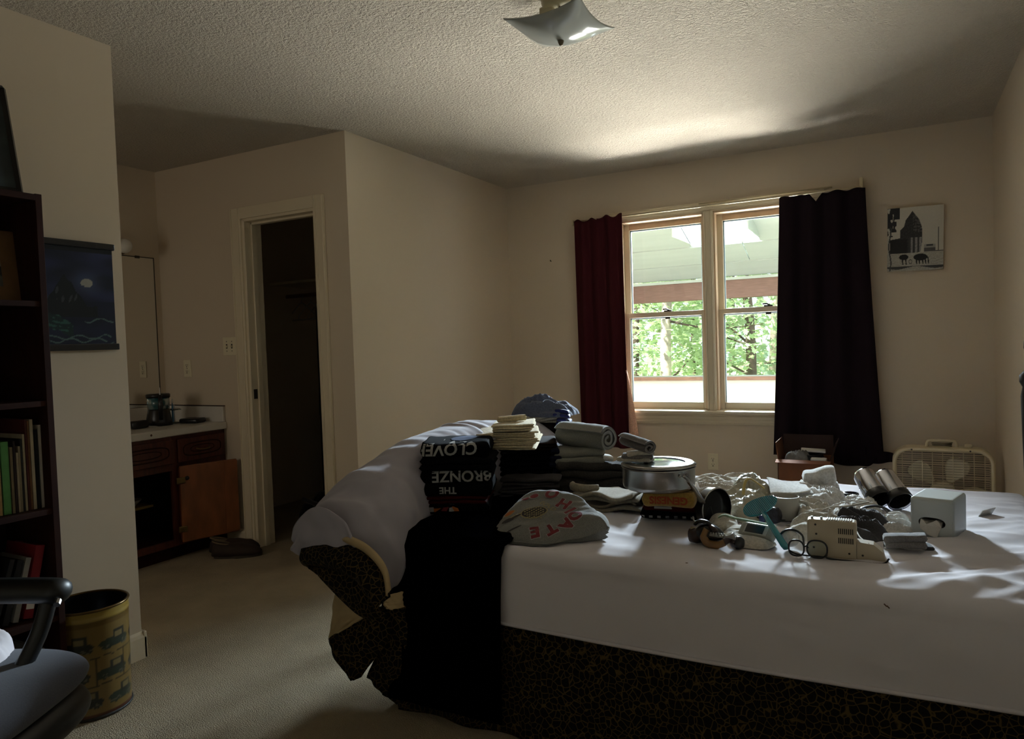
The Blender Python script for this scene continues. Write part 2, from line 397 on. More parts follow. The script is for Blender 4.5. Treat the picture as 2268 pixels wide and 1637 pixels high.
# closet inside
struct('wall_closet_inner', B(XL-.13, XL-.12, YC+.12, YB, 0, HC), M_wall)
rod = thing('closet_rod', 'wooden hanging rod across the dark closet', 'rod', (-3.6, 4.3, 1.66))
obj('pole', T([(XM, 4.3, 1.66), (XL-.13, 4.3, 1.66)], .016, n=12), mat('rod_wood', '8a6a45', .6), rod, smooth=True)
shelf = mesh_thing('closet_shelf', 'white painted shelf above the hanging rod in the closet', 'shelf', B(XM, XL-.13, 4.12, 4.5, 1.74, 1.76), M_trim)
def hanger(x, rz, m, label, y=4.3):
    t = thing('clothes_hanger', label, 'hanger', (x, y, 1.50), rz, 'hangers on the closet rod')
    hk = [(0, 0, .10), (0, 0, .125)]+[(.026*math.sin(a), 0, .151-.026*math.cos(a)) for a in [i*PI/6 for i in range(0, 9)]]
    obj('hook', T([(0, -p[0], p[2]) for p in hk], .0035, n=6), m, t, local=True, smooth=True)
    sh = smooth_path([(0, -.20, -.03), (0, -.21, -.01), (0, -.19, .012), (0, -.05, .085), (0, 0, .10), (0, .05, .085), (0, .19, .012), (0, .21, -.01), (0, .20, -.03), (0, 0, -.03)], 5)
    obj('shoulder_bar', T(sh[:-1], .006, n=6, closed=True), m, t, local=True, smooth=True); return t
hw = mat('hanger_plastic', 'b9b7b0', .4)
for x, rz, lb in ((-4.20, 1.25, 'pale plastic clothes hanger at the left end of the closet rod'), (-4.10, 1.25, 'pale plastic clothes hanger, second from the left on the closet rod'),
                  (-4.00, 1.25, 'pale plastic clothes hanger, third from the left on the closet rod'), (-3.91, 1.25, 'pale plastic clothes hanger on the closet rod beside the hanging shirt'), ):
    hanger(x, rz, hw, lb)
def garment(x, z1, z0, m, label, rz):
    def f(u, v):
        z = z1+(z0-z1)*v; hw_ = .05+.16*sstep(0, .12, v)+.01*v; y = (u-.5)*2*hw_; return (x+.03*math.sin(u*PI)*(.4+v)+.012*nz(u*9, v*3, x)+(y*math.sin(rz)*.5), 4.3+y*math.cos(rz*.4), z-.02*abs(u-.5)*2)
    t = mesh_thing('hanging_shirt', label, 'shirt', grid(f, 24, 30), m, group='clothes hanging in the closet', smooth=True, solid=.012)
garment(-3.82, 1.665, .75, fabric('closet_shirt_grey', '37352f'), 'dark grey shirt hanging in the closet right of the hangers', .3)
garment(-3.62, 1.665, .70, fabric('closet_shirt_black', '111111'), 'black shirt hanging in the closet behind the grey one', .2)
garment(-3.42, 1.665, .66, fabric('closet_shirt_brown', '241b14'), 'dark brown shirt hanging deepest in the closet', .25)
dr = thing('storage_tower', 'small dark drawer tower standing in the closet', 'drawers', (-4.0, 4.6, 0))
obj('cabinet', B(-4.2, -3.72, 4.45, 4.85, 0, .80, .005), M_dark_wood, dr)
for k in range(3):
    f = obj('drawer', B(-4.18, -3.74, 4.43, 4.45, .04+k*.25, .27+k*.25, .004), M_dark_wood, dr)
    obj('knob', xf(lathe(bm_new(), [(0, 0), (.012, 0), (.015, .01), (.01, .02), (0, .022)], 12), TR((-3.96, 4.43, .155+k*.25), rx=PI/2)), M_steel, f, smooth=True)
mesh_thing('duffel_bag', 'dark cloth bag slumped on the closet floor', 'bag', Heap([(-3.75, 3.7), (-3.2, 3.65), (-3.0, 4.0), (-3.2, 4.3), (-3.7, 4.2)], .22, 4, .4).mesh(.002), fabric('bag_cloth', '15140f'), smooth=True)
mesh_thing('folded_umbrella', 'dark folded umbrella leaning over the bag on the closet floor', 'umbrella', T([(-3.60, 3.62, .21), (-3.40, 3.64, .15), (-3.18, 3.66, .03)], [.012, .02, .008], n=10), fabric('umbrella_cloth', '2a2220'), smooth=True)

# window 1 ---------------------------------------------------------
win = struct('window_1', B(WX0-.015, WX0+.004, YB-.004, YB+.18, WZ0, WZ1), M_trim)
for a in ((WX1-.004, WX1+.015, YB-.004, YB+.18, WZ0, WZ1), (WX0, WX1, YB-.004, YB+.18, WZ1-.004, WZ1+.015)): obj('jamb', B(*a, bev=.001), M_trim, win)
obj('sill', B(WX0-.02, WX1+.02, YB+.02, YB+.24, WZ0-.03, WZ0+.012), M_trim, win)
obj('stool', B(WX0-.09, WX1+.09, YB-.055, YB+.03, .686, .708, bev=.006), M_trim, win)
ap = obj('apron', B(WX0-.06, WX1+.06, YB-.018, YB, .612, .686, bev=.003), M_trim, win)
for k, z in enumerate((.622, .640, .664)): obj('apron_bead', B(WX0-.06, WX1+.06, YB-.026+.002*k, YB-.016, z, z+.008, bev=.003), M_trim, ap)
for a in ((WX0-.065, WX0-.008, YB-.018, YB, .708, WZ1+.005), (WX1+.008, WX1+.065, YB-.018, YB, .708, WZ1+.005), (WX0-.065, WX1+.065, YB-.018, YB, WZ1+.006, WZ1+.06)): obj('casing', B(*a, bev=.003), M_trim, win)
obj('casing_bead', B(WX0-.065, WX1+.065, YB-.026, YB-.016, WZ1+.052, WZ1+.060, bev=.002), M_trim, win)
XMU = -1.150
mu = obj('mullion', B(XMU-.032, XMU+.032, YB-.016, YB+.18, WZ0, WZ1, bev=.003), M_trim, win)
for x in (XMU-.030, XMU+.014): obj('mullion_bead', B(x, x+.012, YB-.024, YB-.014, WZ0+.01, WZ1, bev=.003), M_trim, mu)
for (a, b, nm) in ((WX0+.004, XMU-.032, 'left'), (XMU+.032, WX1-.004, 'right')):
    for (z0, z1, y, top) in ((1.378, WZ1-.004, YB+.105, True), (WZ0+.012, 1.412, YB+.062, False)):
        st = .042; rt = .055 if top else .036; rb = .034 if top else .048
        s = obj('sash', B(a, a+st, y, y+.038, z0, z1, bev=.003), M_trim, win)
        obj('stile', B(b-st, b, y, y+.038, z0, z1, bev=.003), M_trim, s)
        obj('rail', B(a+st, b-st, y, y+.038, z1-rt, z1, bev=.003), M_wood_trim if top else M_trim, s)
        obj('rail', B(a+st, b-st, y, y+.038, z0, z0+rb, bev=.003), M_wood_trim if top else M_trim, s)
        obj('pane', B(a+st-.004, b-st+.004, y+.018, y+.021, z0+rb-.004, z1-rt+.004), GLASS, s)
        g = mat('glazing_bead', '8b9aa0', .5)
        for q in ((a+st, a+st+.008, z0+rb, z1-rt), (b-st-.008, b-st, z0+rb, z1-rt), (a+st, b-st, z1-rt-.010, z1-rt)):
            obj('glazing_bead', B(q[0], q[1], y+.022, y+.032, q[2], q[3]), g, s)
        if not top:
            xm = (a+b)/2+.02; lk = obj('sash_lock', B(xm-.028, xm+.028, y+.005, y+.03, z1, z1+.010, bev=.003), M_slot, s)
            obj('lock_lever', T([(xm+.012, y+.01, z1+.008), (xm-.01, y+.008, z1+.020), (xm-.034, y+.0, z1+.018)], .005, n=8), M_slot, lk, smooth=True)
            obj('lift_tab', B(xm-.015, xm+.02, y-.006, y, z1-rt-.018, z1-rt-.002, bev=.002), M_slot, s)
    obj('inner_stop', B(a, a+.012, YB+.0, YB+.062, WZ0+.01, WZ1-.004, bev=.002), M_wood_trim, win); obj('inner_stop', B(b-.012, b, YB+.0, YB+.062, WZ0+.01, WZ1-.004, bev=.002), M_wood_trim, win)
    obj('inner_stop', B(a, b, YB+.0, YB+.10, WZ1-.018, WZ1-.004, bev=.002), M_wood_trim, win)

# ================================================================== OUTSIDE
M_pb = mat('porch_board', 'aab6b4', .6, nz=3, na=.05, stretch=(.3, 3, 1)); M_beam = mat('porch_beam_wood', '6f5750', .75, nz=8, na=.22, stretch=(1.2, 6, 14))
def pz(y): return 1.82+(7.5-y)*.35
pr = struct('porch_roof', bm_new(), M_pb)
ys = [5.24, 5.70, 6.16, 6.80, 7.17, 7.5]
SKX0, SKX1 = -1.70, -1.09
def slab(x0, x1, y0, y1, th=.02, off=0):
    bm = bm_new(); vs = [bm.verts.new((x, y, pz(y)+off+dz)) for x in (x0, x1) for y in (y0, y1) for dz in (0, th)]
    for f in ((0, 1, 3, 2), (4, 6, 7, 5), (0, 4, 5, 1), (2, 3, 7, 6), (0, 2, 6, 4), (1, 5, 7, 3)): bm.faces.new([vs[i] for i in f])
    return bm
for k in range(5):
    y0, y1 = ys[k]+.011, ys[k+1]-.011
    for x0, x1 in ((-6.5, -4.2), (-4.19, -2.9), (-2.89, -1.6), (-1.59, -.3), (-.29, 1.0), (1.01, 2.5)):
        if k == 2:
            for a, b in ((x0, min(x1, SKX0)), (max(x0, SKX1), x1)):
                if b-a > .02: obj('board', slab(a, b, y0, y1), M_pb, pr)
        else: obj('board', slab(x0+(.35*(k % 2)), x1+(.35*(k % 2))-.0, y0, y1), M_pb, pr)
M_jt = mat('porch_joint', '4d5452', .9)
for y in ys[1:-1]:
    for a_, b_ in (((-6.5, SKX0-.01), (SKX1+.01, 2.5)) if 6.1 < y < 6.9 else ((-6.5, 2.5),)): obj('joint_strip', slab(a_, b_, y-.03, y+.03, .006, .022), M_jt, pr)
obj('joint_strip', slab(-6.5, 2.5, 7.45, 7.52, .006, .022), M_jt, pr)
for x in (-2.55, -3.9): obj('batten', slab(x, x+.035, 5.24, 7.5, .012, -.013), M_pb, pr)
bm = bm_new(); box(bm, -6.5, SKX0-.9, 5.2, 7.6, 2.9, 2.95); box(bm, SKX1+.02, 2.5, 5.2, 7.6, 2.9, 2.95); box(bm, SKX0-.02, SKX1+.02, 6.7, 7.6, 2.9, 2.95)
obj('roof_deck', bm, mat('roof_deck_dark', '5b605c', .9), pr)
for a in ((SKX0-.012, SKX0, 6.16, 6.80), (SKX1, SKX1+.012, 6.16, 6.80)): obj('skylight_curb', B(a[0], a[1], a[2], a[3], 2.09, 2.6), M_pb, pr)
macr = mat('acrylic_glow', 'f4f6f6', .6); pnt = macr.node_tree; tb = pnt.nodes.new('ShaderNodeBsdfTranslucent'); tb.inputs[0].default_value = (.92, .95, 1, 1); ems = pnt.nodes.new('ShaderNodeEmission'); ems.inputs[0].default_value = (.93, .97, 1, 1); ems.inputs[1].default_value = 2.5; adds = pnt.nodes.new('ShaderNodeAddShader'); pnt.links.new(tb.outputs[0], adds.inputs[0]); pnt.links.new(ems.outputs[0], adds.inputs[1]); pnt.links.new(adds.outputs[0], pnt.nodes['Material Output'].inputs[0])  # emission makes the pane glow in place of sky light behind it
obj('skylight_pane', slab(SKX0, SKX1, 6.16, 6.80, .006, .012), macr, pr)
beam = struct('porch_beam', B(-6.5, 2.5, 7.5, 7.62, 1.607, 1.79, bev=.004), M_beam); obj('beam_trim', B(-6.5, 2.5, 7.47, 7.5, 1.788, 1.815), M_pb, beam)
pw = struct('porch_parapet', B(-6.5, 2.5, 7.5, 7.58, -.15, .775), mat('parapet_white', 'f2f2ee', .8))
obj('cap_rail', B(-6.5, 2.5, 7.47, 7.62, .775, .812, bev=.004), mat('cap_rail_wood', '8a6a5c', .6, nz=8, na=.2, stretch=(1, 8, 8)), pw); obj('cap_strip', B(-6.5, 2.5, 7.50, 7.58, .812, .822), M_pb, pw)
struct('porch_deck', B(-6.5, 2.5, 5.24, 7.6, -.2, -.14), mat('deck_paint', 'cfcac0', .8))
struct('ground', B(-40, 40, 7.7, 60, -.75, -.7), mat('lawn', '8fa06a', .95, nz=1.2, na=.25))
struct('wall_outside', B(-6.5, 2.5, 5.238, 5.242, -.2, .66), mat('siding', 'c9c4b6', .8))
post = mesh_thing('porch_post', 'pale porch post at the far left of the porch rail, half seen through the window', 'post', B(-2.72, -2.60, 7.51, 7.61, .822, 1.607, bev=.006), mat('porch_post_paint', 'c9a18c', .7))
leafM = [mat('leaf_green', (.36, .46, .30), .6, nz=3, na=.5, trans=0, spec=.4), mat('leaf_bright', (.50, .60, .38), .6, nz=4, na=.4), mat('leaf_blue_green', (.34, .46, .38), .6, nz=3, na=.4)]
for m in leafM:
    p = m.node_tree.nodes['Principled BSDF']; t = m.node_tree.nodes.new('ShaderNodeBsdfTranslucent'); x = m.node_tree.nodes.new('ShaderNodeMixShader'); x.inputs[0].default_value = .45
    o_ = m.node_tree.nodes['Material Output']; t.inputs[0].default_value = (.45, .58, .30, 1)
    m.node_tree.links.new(p.outputs[0], x.inputs[1]); m.node_tree.links.new(t.outputs[0], x.inputs[2]); m.node_tree.links.new(x.outputs[0], o_.inputs[0])
bark = [mat('bark_pale', 'b5a89b', .9, nz=12, na=.3), mat('bark_dark', '54483f', .9, nz=10, na=.4)]
leafshape = [(0, -.5), (.16, -.3), (.45, -.32), (.30, -.05), (.5, .15), (.22, .2), (0, .55), (-.22, .2), (-.5, .15), (-.30, -.05), (-.45, -.32), (-.16, -.3)]
def tree(x, y, h, r, n, lm, bk, label, seed, lean=0, size=.10, z0=1.2, thin=.62):
    rd = random.Random(seed); t = thing('tree', label, 'tree', (x, y, -.7), 0, 'trees beyond the porch')
    top = (x+lean, y, h); pts = smooth_path([(x, y, -.7), (x+lean*.3+rd.uniform(-.1, .1), y, h*.3), (x+lean*.7, y+.1, h*.65), top], 5)
    obj('trunk', T(pts, [(.16-.11*i/len(pts))*thin for i in range(len(pts))], n=10), bark[bk], t, smooth=True)
    cent = []
    for b in range(8):
        f = rd.uniform(.18, .95); a = rd.uniform(0, 2*PI); p = pts[int(f*(len(pts)-1))]; L = r*rd.uniform(.6, 1.1)
        e = Vector((p.x+L*math.cos(a), p.y+L*math.sin(a)*.6, p.z+rd.uniform(-.1, .7)*L)); mid = (p+e)/2+Vector((0, 0, rd.uniform(-.1, .2)))
        obj('branch', T(smooth_path([p, mid, e], 4), [.035*thin*(1-k/11) for k in range(9)], n=6), bark[(bk+b % 2) % 2], t, smooth=True); cent += [mid, e, e]
    vs, fs = [], []
    for k in range(n):
        c = rd.choice(cent)+Vector((rd.gauss(0, .42), rd.gauss(0, .3), rd.gauss(0, .38)))*r*.55; s = size*rd.uniform(.7, 1.4)
        M = Matrix.Rotation(rd.uniform(0, 6.28), 3, 'Z') @ Matrix.Rotation(rd.uniform(-.9, .9)+.5, 3, 'X') @ Matrix.Rotation(rd.uniform(0, 6.28), 3, 'Z')
        b = len(vs); vs += [tuple(c+M @ Vector((q[0]*s, q[1]*s, .08*s*abs(q[0])))) for q in leafshape]; fs.append(tuple(range(b, b+12)))
    obj('foliage', (vs, fs), lm, t, kind='stuff')
tr = [(-3.2, 11.0, 5, 1.5, 3800, 0, 0, 'slender pale trunked tree nearest the porch, left pane', 1, .3, .09), (-2.2, 12.5, 5, 1.7, 3800, 1, 1, 'bright green bushy tree behind the window mullion', 2, -.3, .09),
      (-4.9, 14.5, 6, 2.2, 2600, 2, 1, 'blue green tree standing left of the bright gap', 3, .4, .13), (-1.7, 14.0, 6, 2.0, 2600, 2, 1, 'dark trunked tree seen in the right pane', 4, .2, .13),
      (-4.1, 16.5, 7, 2.3, 3000, 0, 1, 'tall green tree in the second row, left pane', 5, -.2, .15), (-2.8, 18.5, 7, 2.6, 3000, 1, 0, 'tall pale trunked tree in the second row, middle', 6, .3, .16),
      (-6.6, 18.5, 7, 2.4, 2600, 1, 1, 'distant bright green tree at the left end of the row', 7, .2, .16), (-.9, 17.0, 7, 2.3, 2600, 0, 1, 'distant green tree behind the right curtain', 8, -.3, .15),
      (-4.6, 23, 9, 3.4, 3600, 2, 1, 'far blue green tree closing the view on the left', 9, .2, .2), (-1.6, 23, 9, 3.6, 3600, 0, 1, 'far green tree closing the view on the right', 10, -.2, .2)]
for (x, y, h, r, n, lm, bk, lb, sd, ln, sz) in tr: tree(x, y, h, r, n, leafM[lm], bk, lb, sd, ln, sz)
# ================================================================== CURTAINS
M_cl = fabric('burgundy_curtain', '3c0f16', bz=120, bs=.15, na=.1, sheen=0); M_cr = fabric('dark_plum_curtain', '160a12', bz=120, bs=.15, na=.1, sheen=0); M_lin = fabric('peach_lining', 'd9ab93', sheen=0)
rd_ = thing('curtain_rod', 'thin double metal curtain rod above the window', 'curtain rod', (-1.15, 4.98, 2.115))
M_rod = mat('rod_metal', 'cdbf9f', .35, .3)
obj('rod', T([(-2.13, 5.04, 2.095), (-2.12, 4.985, 2.105), (-1.2, 4.985, 2.108), (-.22, 4.985, 2.112), (-.19, 4.99, 2.112), (-.19, 5.05, 2.112)], .006, n=8), M_rod, rd_, smooth=True)
obj('rod', T([(-1.20, 5.01, 2.128), (-.36, 5.005, 2.135)], .007, n=8), M_rod, rd_, smooth=True)
obj('bracket', B(-.205, -.185, 4.985, 5.056, 2.10, 2.17, bev=.003), M_rod, rd_); obj('bracket', B(-2.14, -2.125, 4.985, 5.056, 2.085, 2.12, bev=.003), M_rod, rd_)
def curtain(x0t, x1t, x0b, x1b, zt, zb, m, folds, seed, amp=.028, zbf=None, top=None, bend=None, skip=None):
    def f(u, v):
        xt = x0t+(x1t-x0t)*u; xb = x0b+(x1b-x0b)*u; k = v**1.3 if bend is None else bend(u, v); x = xt+(xb-xt)*k
        a = amp*(.55+.45*v); y = 4.975-.018+a*math.sin(u*folds*2*PI+seed+1.2*nz(u*2.5, v*.6, seed))+.016*nz(u*7, v*.8, seed)
        z0 = zt+(top(u) if top else 0); z1 = zb+(zbf(u) if zbf else 0); z = z0+(z1-z0)*v
        return (x, min(y, 5.03) if v < .9 else min(y, 5.035), z)
    return grid(f, 110, 60)
cu1 = thing('curtain', 'dark burgundy curtain at the left side of the window, peach lining at its foot', 'curtain', (-1.92, 4.98, .43), group='window curtains')
def cu1b(u, v): return v**1.3*(1 if u < .8 else 1)
obj('panel', curtain(-2.109, -1.735, -2.105, -1.728, 2.105, .52, M_cl, 3.4, 1.0, .026, top=lambda u: .012*math.sin(u*21)+.01*(u > .5)), M_cl, cu1, smooth=True, solid=.004)
obj('hem', curtain(-2.105, -1.728, -2.117, -1.665, .522, .436, M_cl, 3.4, 1.0, .026), M_cl, cu1, smooth=True, solid=.004)
def lining(u, v):
    w_ = .003+.075*v**.8; return (-1.738+w_*u, 4.965-.012*math.sin(u*PI)+.01*v, 1.0-.475*v)
obj('lining', grid(lining, 10, 20), M_lin, cu1, smooth=True, solid=.003)
cu2 = thing('curtain', 'nearly black plum curtain at the right side of the window, its foot bunched and flared', 'curtain', (-.42, 4.98, .40), group='window curtains')
def t2(u):
    return .004*math.sin(u*30)-.055*max(0, 1-abs(u-.44)/.07)
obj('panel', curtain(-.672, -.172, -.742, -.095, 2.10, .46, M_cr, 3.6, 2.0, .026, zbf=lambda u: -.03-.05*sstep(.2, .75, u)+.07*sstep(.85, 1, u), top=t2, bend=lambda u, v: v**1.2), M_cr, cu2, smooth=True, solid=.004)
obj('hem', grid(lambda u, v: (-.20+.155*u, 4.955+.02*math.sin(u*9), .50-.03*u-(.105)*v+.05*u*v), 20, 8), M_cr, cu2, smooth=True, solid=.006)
# wall hardware
def outlet(loc, rz, label, gang=1, switch=False):
    """plate in local x-z plane facing -y"""
    t = thing('light_switch' if switch else 'electrical_outlet', label, 'light switch' if switch else 'outlet', loc, rz); w_ = .035+.023*(gang-1)
    obj('cover_plate', B(-w_, w_, -.006, 0, -.057, .057, bev=.0025), M_plate, t, local=True)
    for g in range(gang):
        x = (g-(gang-1)/2)*.046
        if switch:
            obj('slot', B(x-.006, x+.006, -.0068, -.004, -.014, .014), M_slot, t, local=True); obj('toggle', B(x-.0045, x+.0045, -.018, -.005, -.008, .006, bev=.001), M_plate, t, local=True)
            for z in (-.03, .03): obj('screw', B(x-.003, x+.003, -.0072, -.005, z-.003, z+.003, bev=.001), M_slot, t, local=True)
        else:
            for z in (-.02, .02):
                s = obj('socket', B(-.017, .017, -.0085, -.004, z-.014, z+.014, bev=.002), M_plate, t, local=True)
                for xx in (-.0075, .005): obj('slot', B(xx, xx+.0025, -.0092, -.008, z-.001, z+.008), M_slot, s, local=True)
                obj('ground_hole', B(-.0035, .0035, -.0092, -.008, z-.011, z-.005), M_slot, s, local=True)
            obj('screw', B(-.0025, .0025, -.0075, -.005, -.0025, .0025), M_slot, t, local=True)
    return t
outlet((-1.155, YB, .35), 0, 'ivory wall outlet under the window')
outlet((-4.12, YC, 1.128), 0, 'ivory wall outlet above the vanity counter')
outlet((-3.713, YC, 1.263), 0, 'double toggle light switch plate left of the closet door', 2, True)
p = atY(1221, 579, YB); mesh_thing('wall_nail', 'small bent nail in the bare wall left of the burgundy curtain', 'nail', T([(p.x, YB+.01, p.z), (p.x, YB-.02, p.z+.002), (p.x+.004, YB-.024, p.z+.008)], .003, n=6), M_slot)
p = atY(1568, 458, YB); mesh_thing('wall_hook', 'small brass hook screwed above the middle of the window', 'hook', T([(p.x-.02, YB+.005, p.z-.004), (p.x-.01, YB-.02, p.z), (p.x+.006, YB-.03, p.z+.006), (p.x+.012, YB-.02, p.z+.008)], .003, n=6), M_slot)

# canvas print on the window wall --------------------------------------------------
def inpoly(x, y, P):
    c = False; j = len(P)-1
    for i in range(len(P)):
        if (P[i][1] > y) != (P[j][1] > y) and x < (P[j][0]-P[i][0])*(y-P[i][1])/(P[j][1]-P[i][1])+P[i][0]: c = not c
        j = i
    return c
tower = [(.05, .28), (.05, .50), (.23, .52), (.23, .64), (.30, .70), (.33, .80), (.40, .88), (.45, .94), (.50, .88), (.57, .80), (.62, .68), (.63, .55), (.62, .40), (.60, .29), (.55, .28)]
def temple(u, v):
    n = nz(u*40, v*40); c = .50+.10*(v-.5)+.02*n; c = (c, c*.94, c*.80)
    if inpoly(u, v, tower):
        k = .035+.02*n+(.05 if (u > .46 and v > .6 and n > .0) else 0)
        if .38 < u < .62 and v < .52: k = .25+.12*n if (int(u*26) % 2) else .05
        if .05 < u < .36 and v < .50: k = .02
        c = (k, k*.97, k*.95)
    if v < .28:
        k = .36+.16*nz(u*60, v*90)+(.08*nz(u*14, v*50)); c = (k, k*.95, k*.82)
        if v < .07 and .02*math.sin(u*9)+v > .045 and v < .075: c = (.05, .05, .05)
    if .66 < u < .86 and .285 < v < .40: c = (.30, .29, .26) if v > .345 else (.08, .08, .08)
    if .70 < u < .82 and .37 < v < .40: c = (.05,)*3
    if abs(u-.915) < .008 and .30 < v < .66: c = (.12, .11, .1)
    if .86 < u and .285 < v < .30: c = (.04,)*3
    for (a, b, r1, r2) in ((.30, .215, .085, .045), (.60, .205, .125, .055)):
        if ((u-a)/r1)**2+((v-b)/r2)**2 < 1: c = (.012,)*3
    for a in (.27, .33, .52, .57, .63, .68, .73):
        if abs(u-a-(.2-v)*.15) < .011 and .10 < v < .2: c = (.015,)*3
    d = math.hypot((u-.42)/.03, (v-.14)/.035)
    if .75 < d < 1.1: c = (.05,)*3
    if (u < .16 and v > .62 and nz(u*18, v*14, 3) > -.15) or (u < .10 and .55 < v < .9 and nz(u*22, v*16, 6) > -.1) or (u < .22 and v > .82 and nz(u*15, v*13, 2) > -.25): c = (.02, .02, .022)
    if abs(u-.045-.02*math.sin(v*12)) < .012 and v < .7: c = (.06,)*3
    return c
t = thing('canvas_print', 'small black and white canvas of a temple tower with cattle below it', 'picture', (.09, YB-.03, 1.58), 0)
obj('stretcher', B(-.062, .236, YB-.030, YB-.002, 1.577, 1.962, bev=.003), mat('canvas_edge', 'b9ad96', .9), t)
paint('print', mat_attr('print_paint'), (-.061, YB-.0308, 1.579), (.296, 0, 0), (0, 0, .382), 120, 150, temple, t)
t.rotation_euler = (0, math.radians(1.2), 0)

# ceiling light --------------------------------------------------------------------
lc = Vector((-1.055, 2.41, 0)); LZ = 2.335
t = thing('ceiling_light', 'square bent white glass ceiling light with upturned corners', 'ceiling light', (lc.x, lc.y, HC))
d1 = (atZ(1362, 60, LZ+.02)-atZ(1115, 40, LZ+.02)); d1.z = 0; a45 = math.atan2(d1.y, d1.x)-PI/4; L2 = d1.length/math.sqrt(2)/2*1.0
lc2 = (atZ(1362, 60, LZ+.02)+atZ(1115, 40, LZ+.02))/2
def lf(u, v):
    a, b = (u-.5)*2, (v-.5)*2; k = 1-.07*(1-a*a)*(b*b)-.07*(1-b*b)*a*a; x, y = a*L2, b*L2
    pin = 1-.10*(1-abs(b)**2)*abs(a)**6; pin2 = 1-.10*(1-abs(a)**2)*abs(b)**6; x *= pin; y *= pin2
    z = LZ+.004-.046*(1-a*a)*(1-b*b)+.014*abs(a*b)**2
    return (lc2.x+x*math.cos(a45)-y*math.sin(a45), lc2.y+x*math.sin(a45)+y*math.cos(a45), z)
t.location.x, t.location.y = lc2.x, lc2.y; ROOTM[t.name] = Matrix.Translation(t.location)
obj('glass_shade', grid(lf, 40, 40), mat('white_glass', 'a9ada6', .12, nz=3, na=.02, spec=.8), t, smooth=True, solid=.004)
obj('canopy', lathe(bm_new(), [(0, HC-.03), (.055, HC-.03), (.065, HC-.02), (.068, HC), (0, HC)], 28, lc2.x, lc2.y), M_plate, t, smooth=True)
obj('stem', T([(lc2.x, lc2.y, HC-.03), (lc2.x, lc2.y, LZ-.035)], .005, n=8), M_slot, t)
obj('finial', lathe(bm_new(), [(0, LZ-.062), (.006, LZ-.060), (.010, LZ-.050), (.012, LZ-.040), (0, LZ-.038)], 16, lc2.x, lc2.y), mat('old_brass', '7a705c', .4, .6), t, smooth=True)
obj('socket', B(lc2.x-.075, lc2.x-.02, lc2.y-.02, lc2.y+.02, HC-.075, HC-.02, bev=.008), M_plate, t)
obj('bulb', xf(lathe(bm_new(), [(0, -.05), (.02, -.045), (.03, -.02), (.024, .01), (.013, .03), (.013, .045), (0, .045)], 16), TR((lc2.x-.075, lc2.y-.0, HC-.062), ry=PI/2*.9)), M_whitep, t, smooth=True)

# ================================================================== BED
BX0, BX1, BY0, BY1, BZ = -1.50, .40, 1.93, 3.30, .585
bed = thing('bed', 'double bed with a wrinkled pale fitted sheet over a black and gold crackle print spread', 'bed', (-.55, 2.6, 0))
def wrk(x, y):
    """wrinkles of the fitted sheet"""
    a = 0
    g = sstep(-.45, .25, x)*sstep(BY1+.05, BY0+.1, y)                      # long diagonal pulls near the pillow end
    u = x*.80+(y-BY0)*.60; v = -x*.60+(y-BY0)*.80
    a += .017*g*(1-2.6*abs(nz(v*5.6+2, u*.9, 1.0)))+.006*g*(1-2.4*abs(nz(v*13+5, u*1.6, 6.0)))
    u2 = x*.95-(y-BY0)*.30; v2 = x*.30+(y-BY0)*.95
    a += .008*(1-2.4*abs(nz(u2*1.3, v2*7.5, 4.0)))*sstep(-1.5, -1.0, x)
    a += .004*(1-2.2*abs(nz(x*2.2, (y-x*.12)*16, 9)))*sstep(2.75, 3.1, y)
    a += .0022*nz(x*14, y*18, 2)+.004*nz(x*2.5, y*2.5, 7)
    return a
def bedz(x, y): return BZ+wrk(x, y)*min(1, sstep(BY0+.0, BY0+.12, y)+.15)*min(1, sstep(BY1+.0, BY1-.08, y)+.1)
def sheet(u, v):
    rX = .06; x = BX0+(BX1-BX0)*u
    ex = min(x-BX0, BX1-x); cut = 0
    if ex < rX: cut = rX-math.sqrt(max(0, rX*rX-(rX-ex)**2))
    R_ = .045; H_ = BZ-.345; W_ = (BY1-BY0)-2*cut; s1 = H_-R_; s2 = PI/2*R_; s3 = W_-2*R_; tot = 2*(s1+s2)+s3
    # denser sampling on the top
    s = v*tot; dz = -cut*.5; y0 = BY0+cut
    if s < s1:
        y, z = y0, .345+s; k = s/s1; y += -.006*math.sin(k*PI)+.004*(1-2.4*abs(nz(x*1.1-z*1.5, (z+x*.22)*12, 3)))*sstep(-1.3, -.9, x)*(1-sstep(0, .4, x))
        y += .0015*nz(x*9, z*9, 5)
    elif s < s1+s2:
        a = (s-s1)/R_; y, z = y0+R_*(1-math.cos(a)), BZ-R_+R_*math.sin(a)
    elif s < s1+s2+s3:
        y, z = y0+R_+(s-s1-s2), BZ
    elif s < s1+2*s2+s3:
        a = (s-s1-s2-s3)/R_; y, z = y0+W_-R_+R_*math.sin(a), BZ-R_+R_*math.cos(a)
    else: y, z = y0+W_, BZ-R_-(s-s1-2*s2-s3)
    if z > BZ-.03: z += (bedz(x, y)-BZ)*sstep(BZ-.03, BZ, z)
    # the front edge bows down a little towards the head
    if z < .40: z += .006*math.sin(x*3.1)*(1-(z-.345)/.055)
    return (x, y, z+dz*.3)
obj('fitted_sheet', grid(sheet, 230, 190), M_sheet, bed, smooth=True)
obj('mattress', B(BX0+.02, BX1-.02, BY0+.02, BY1-.02, .345, BZ-.03, bev=.04), mat('mattress_ticking', 'd9d4c6', .9), bed)
obj('sheet_hem', T(smooth_path([*[(BX0+.06+.2*i, BY0, .345+.006*math.sin((BX0+.06+.2*i)*3.1)) for i in range(10)], (BX1, BY0, .347)], 6), .006, n=6), M_sheet, bed, smooth=True)
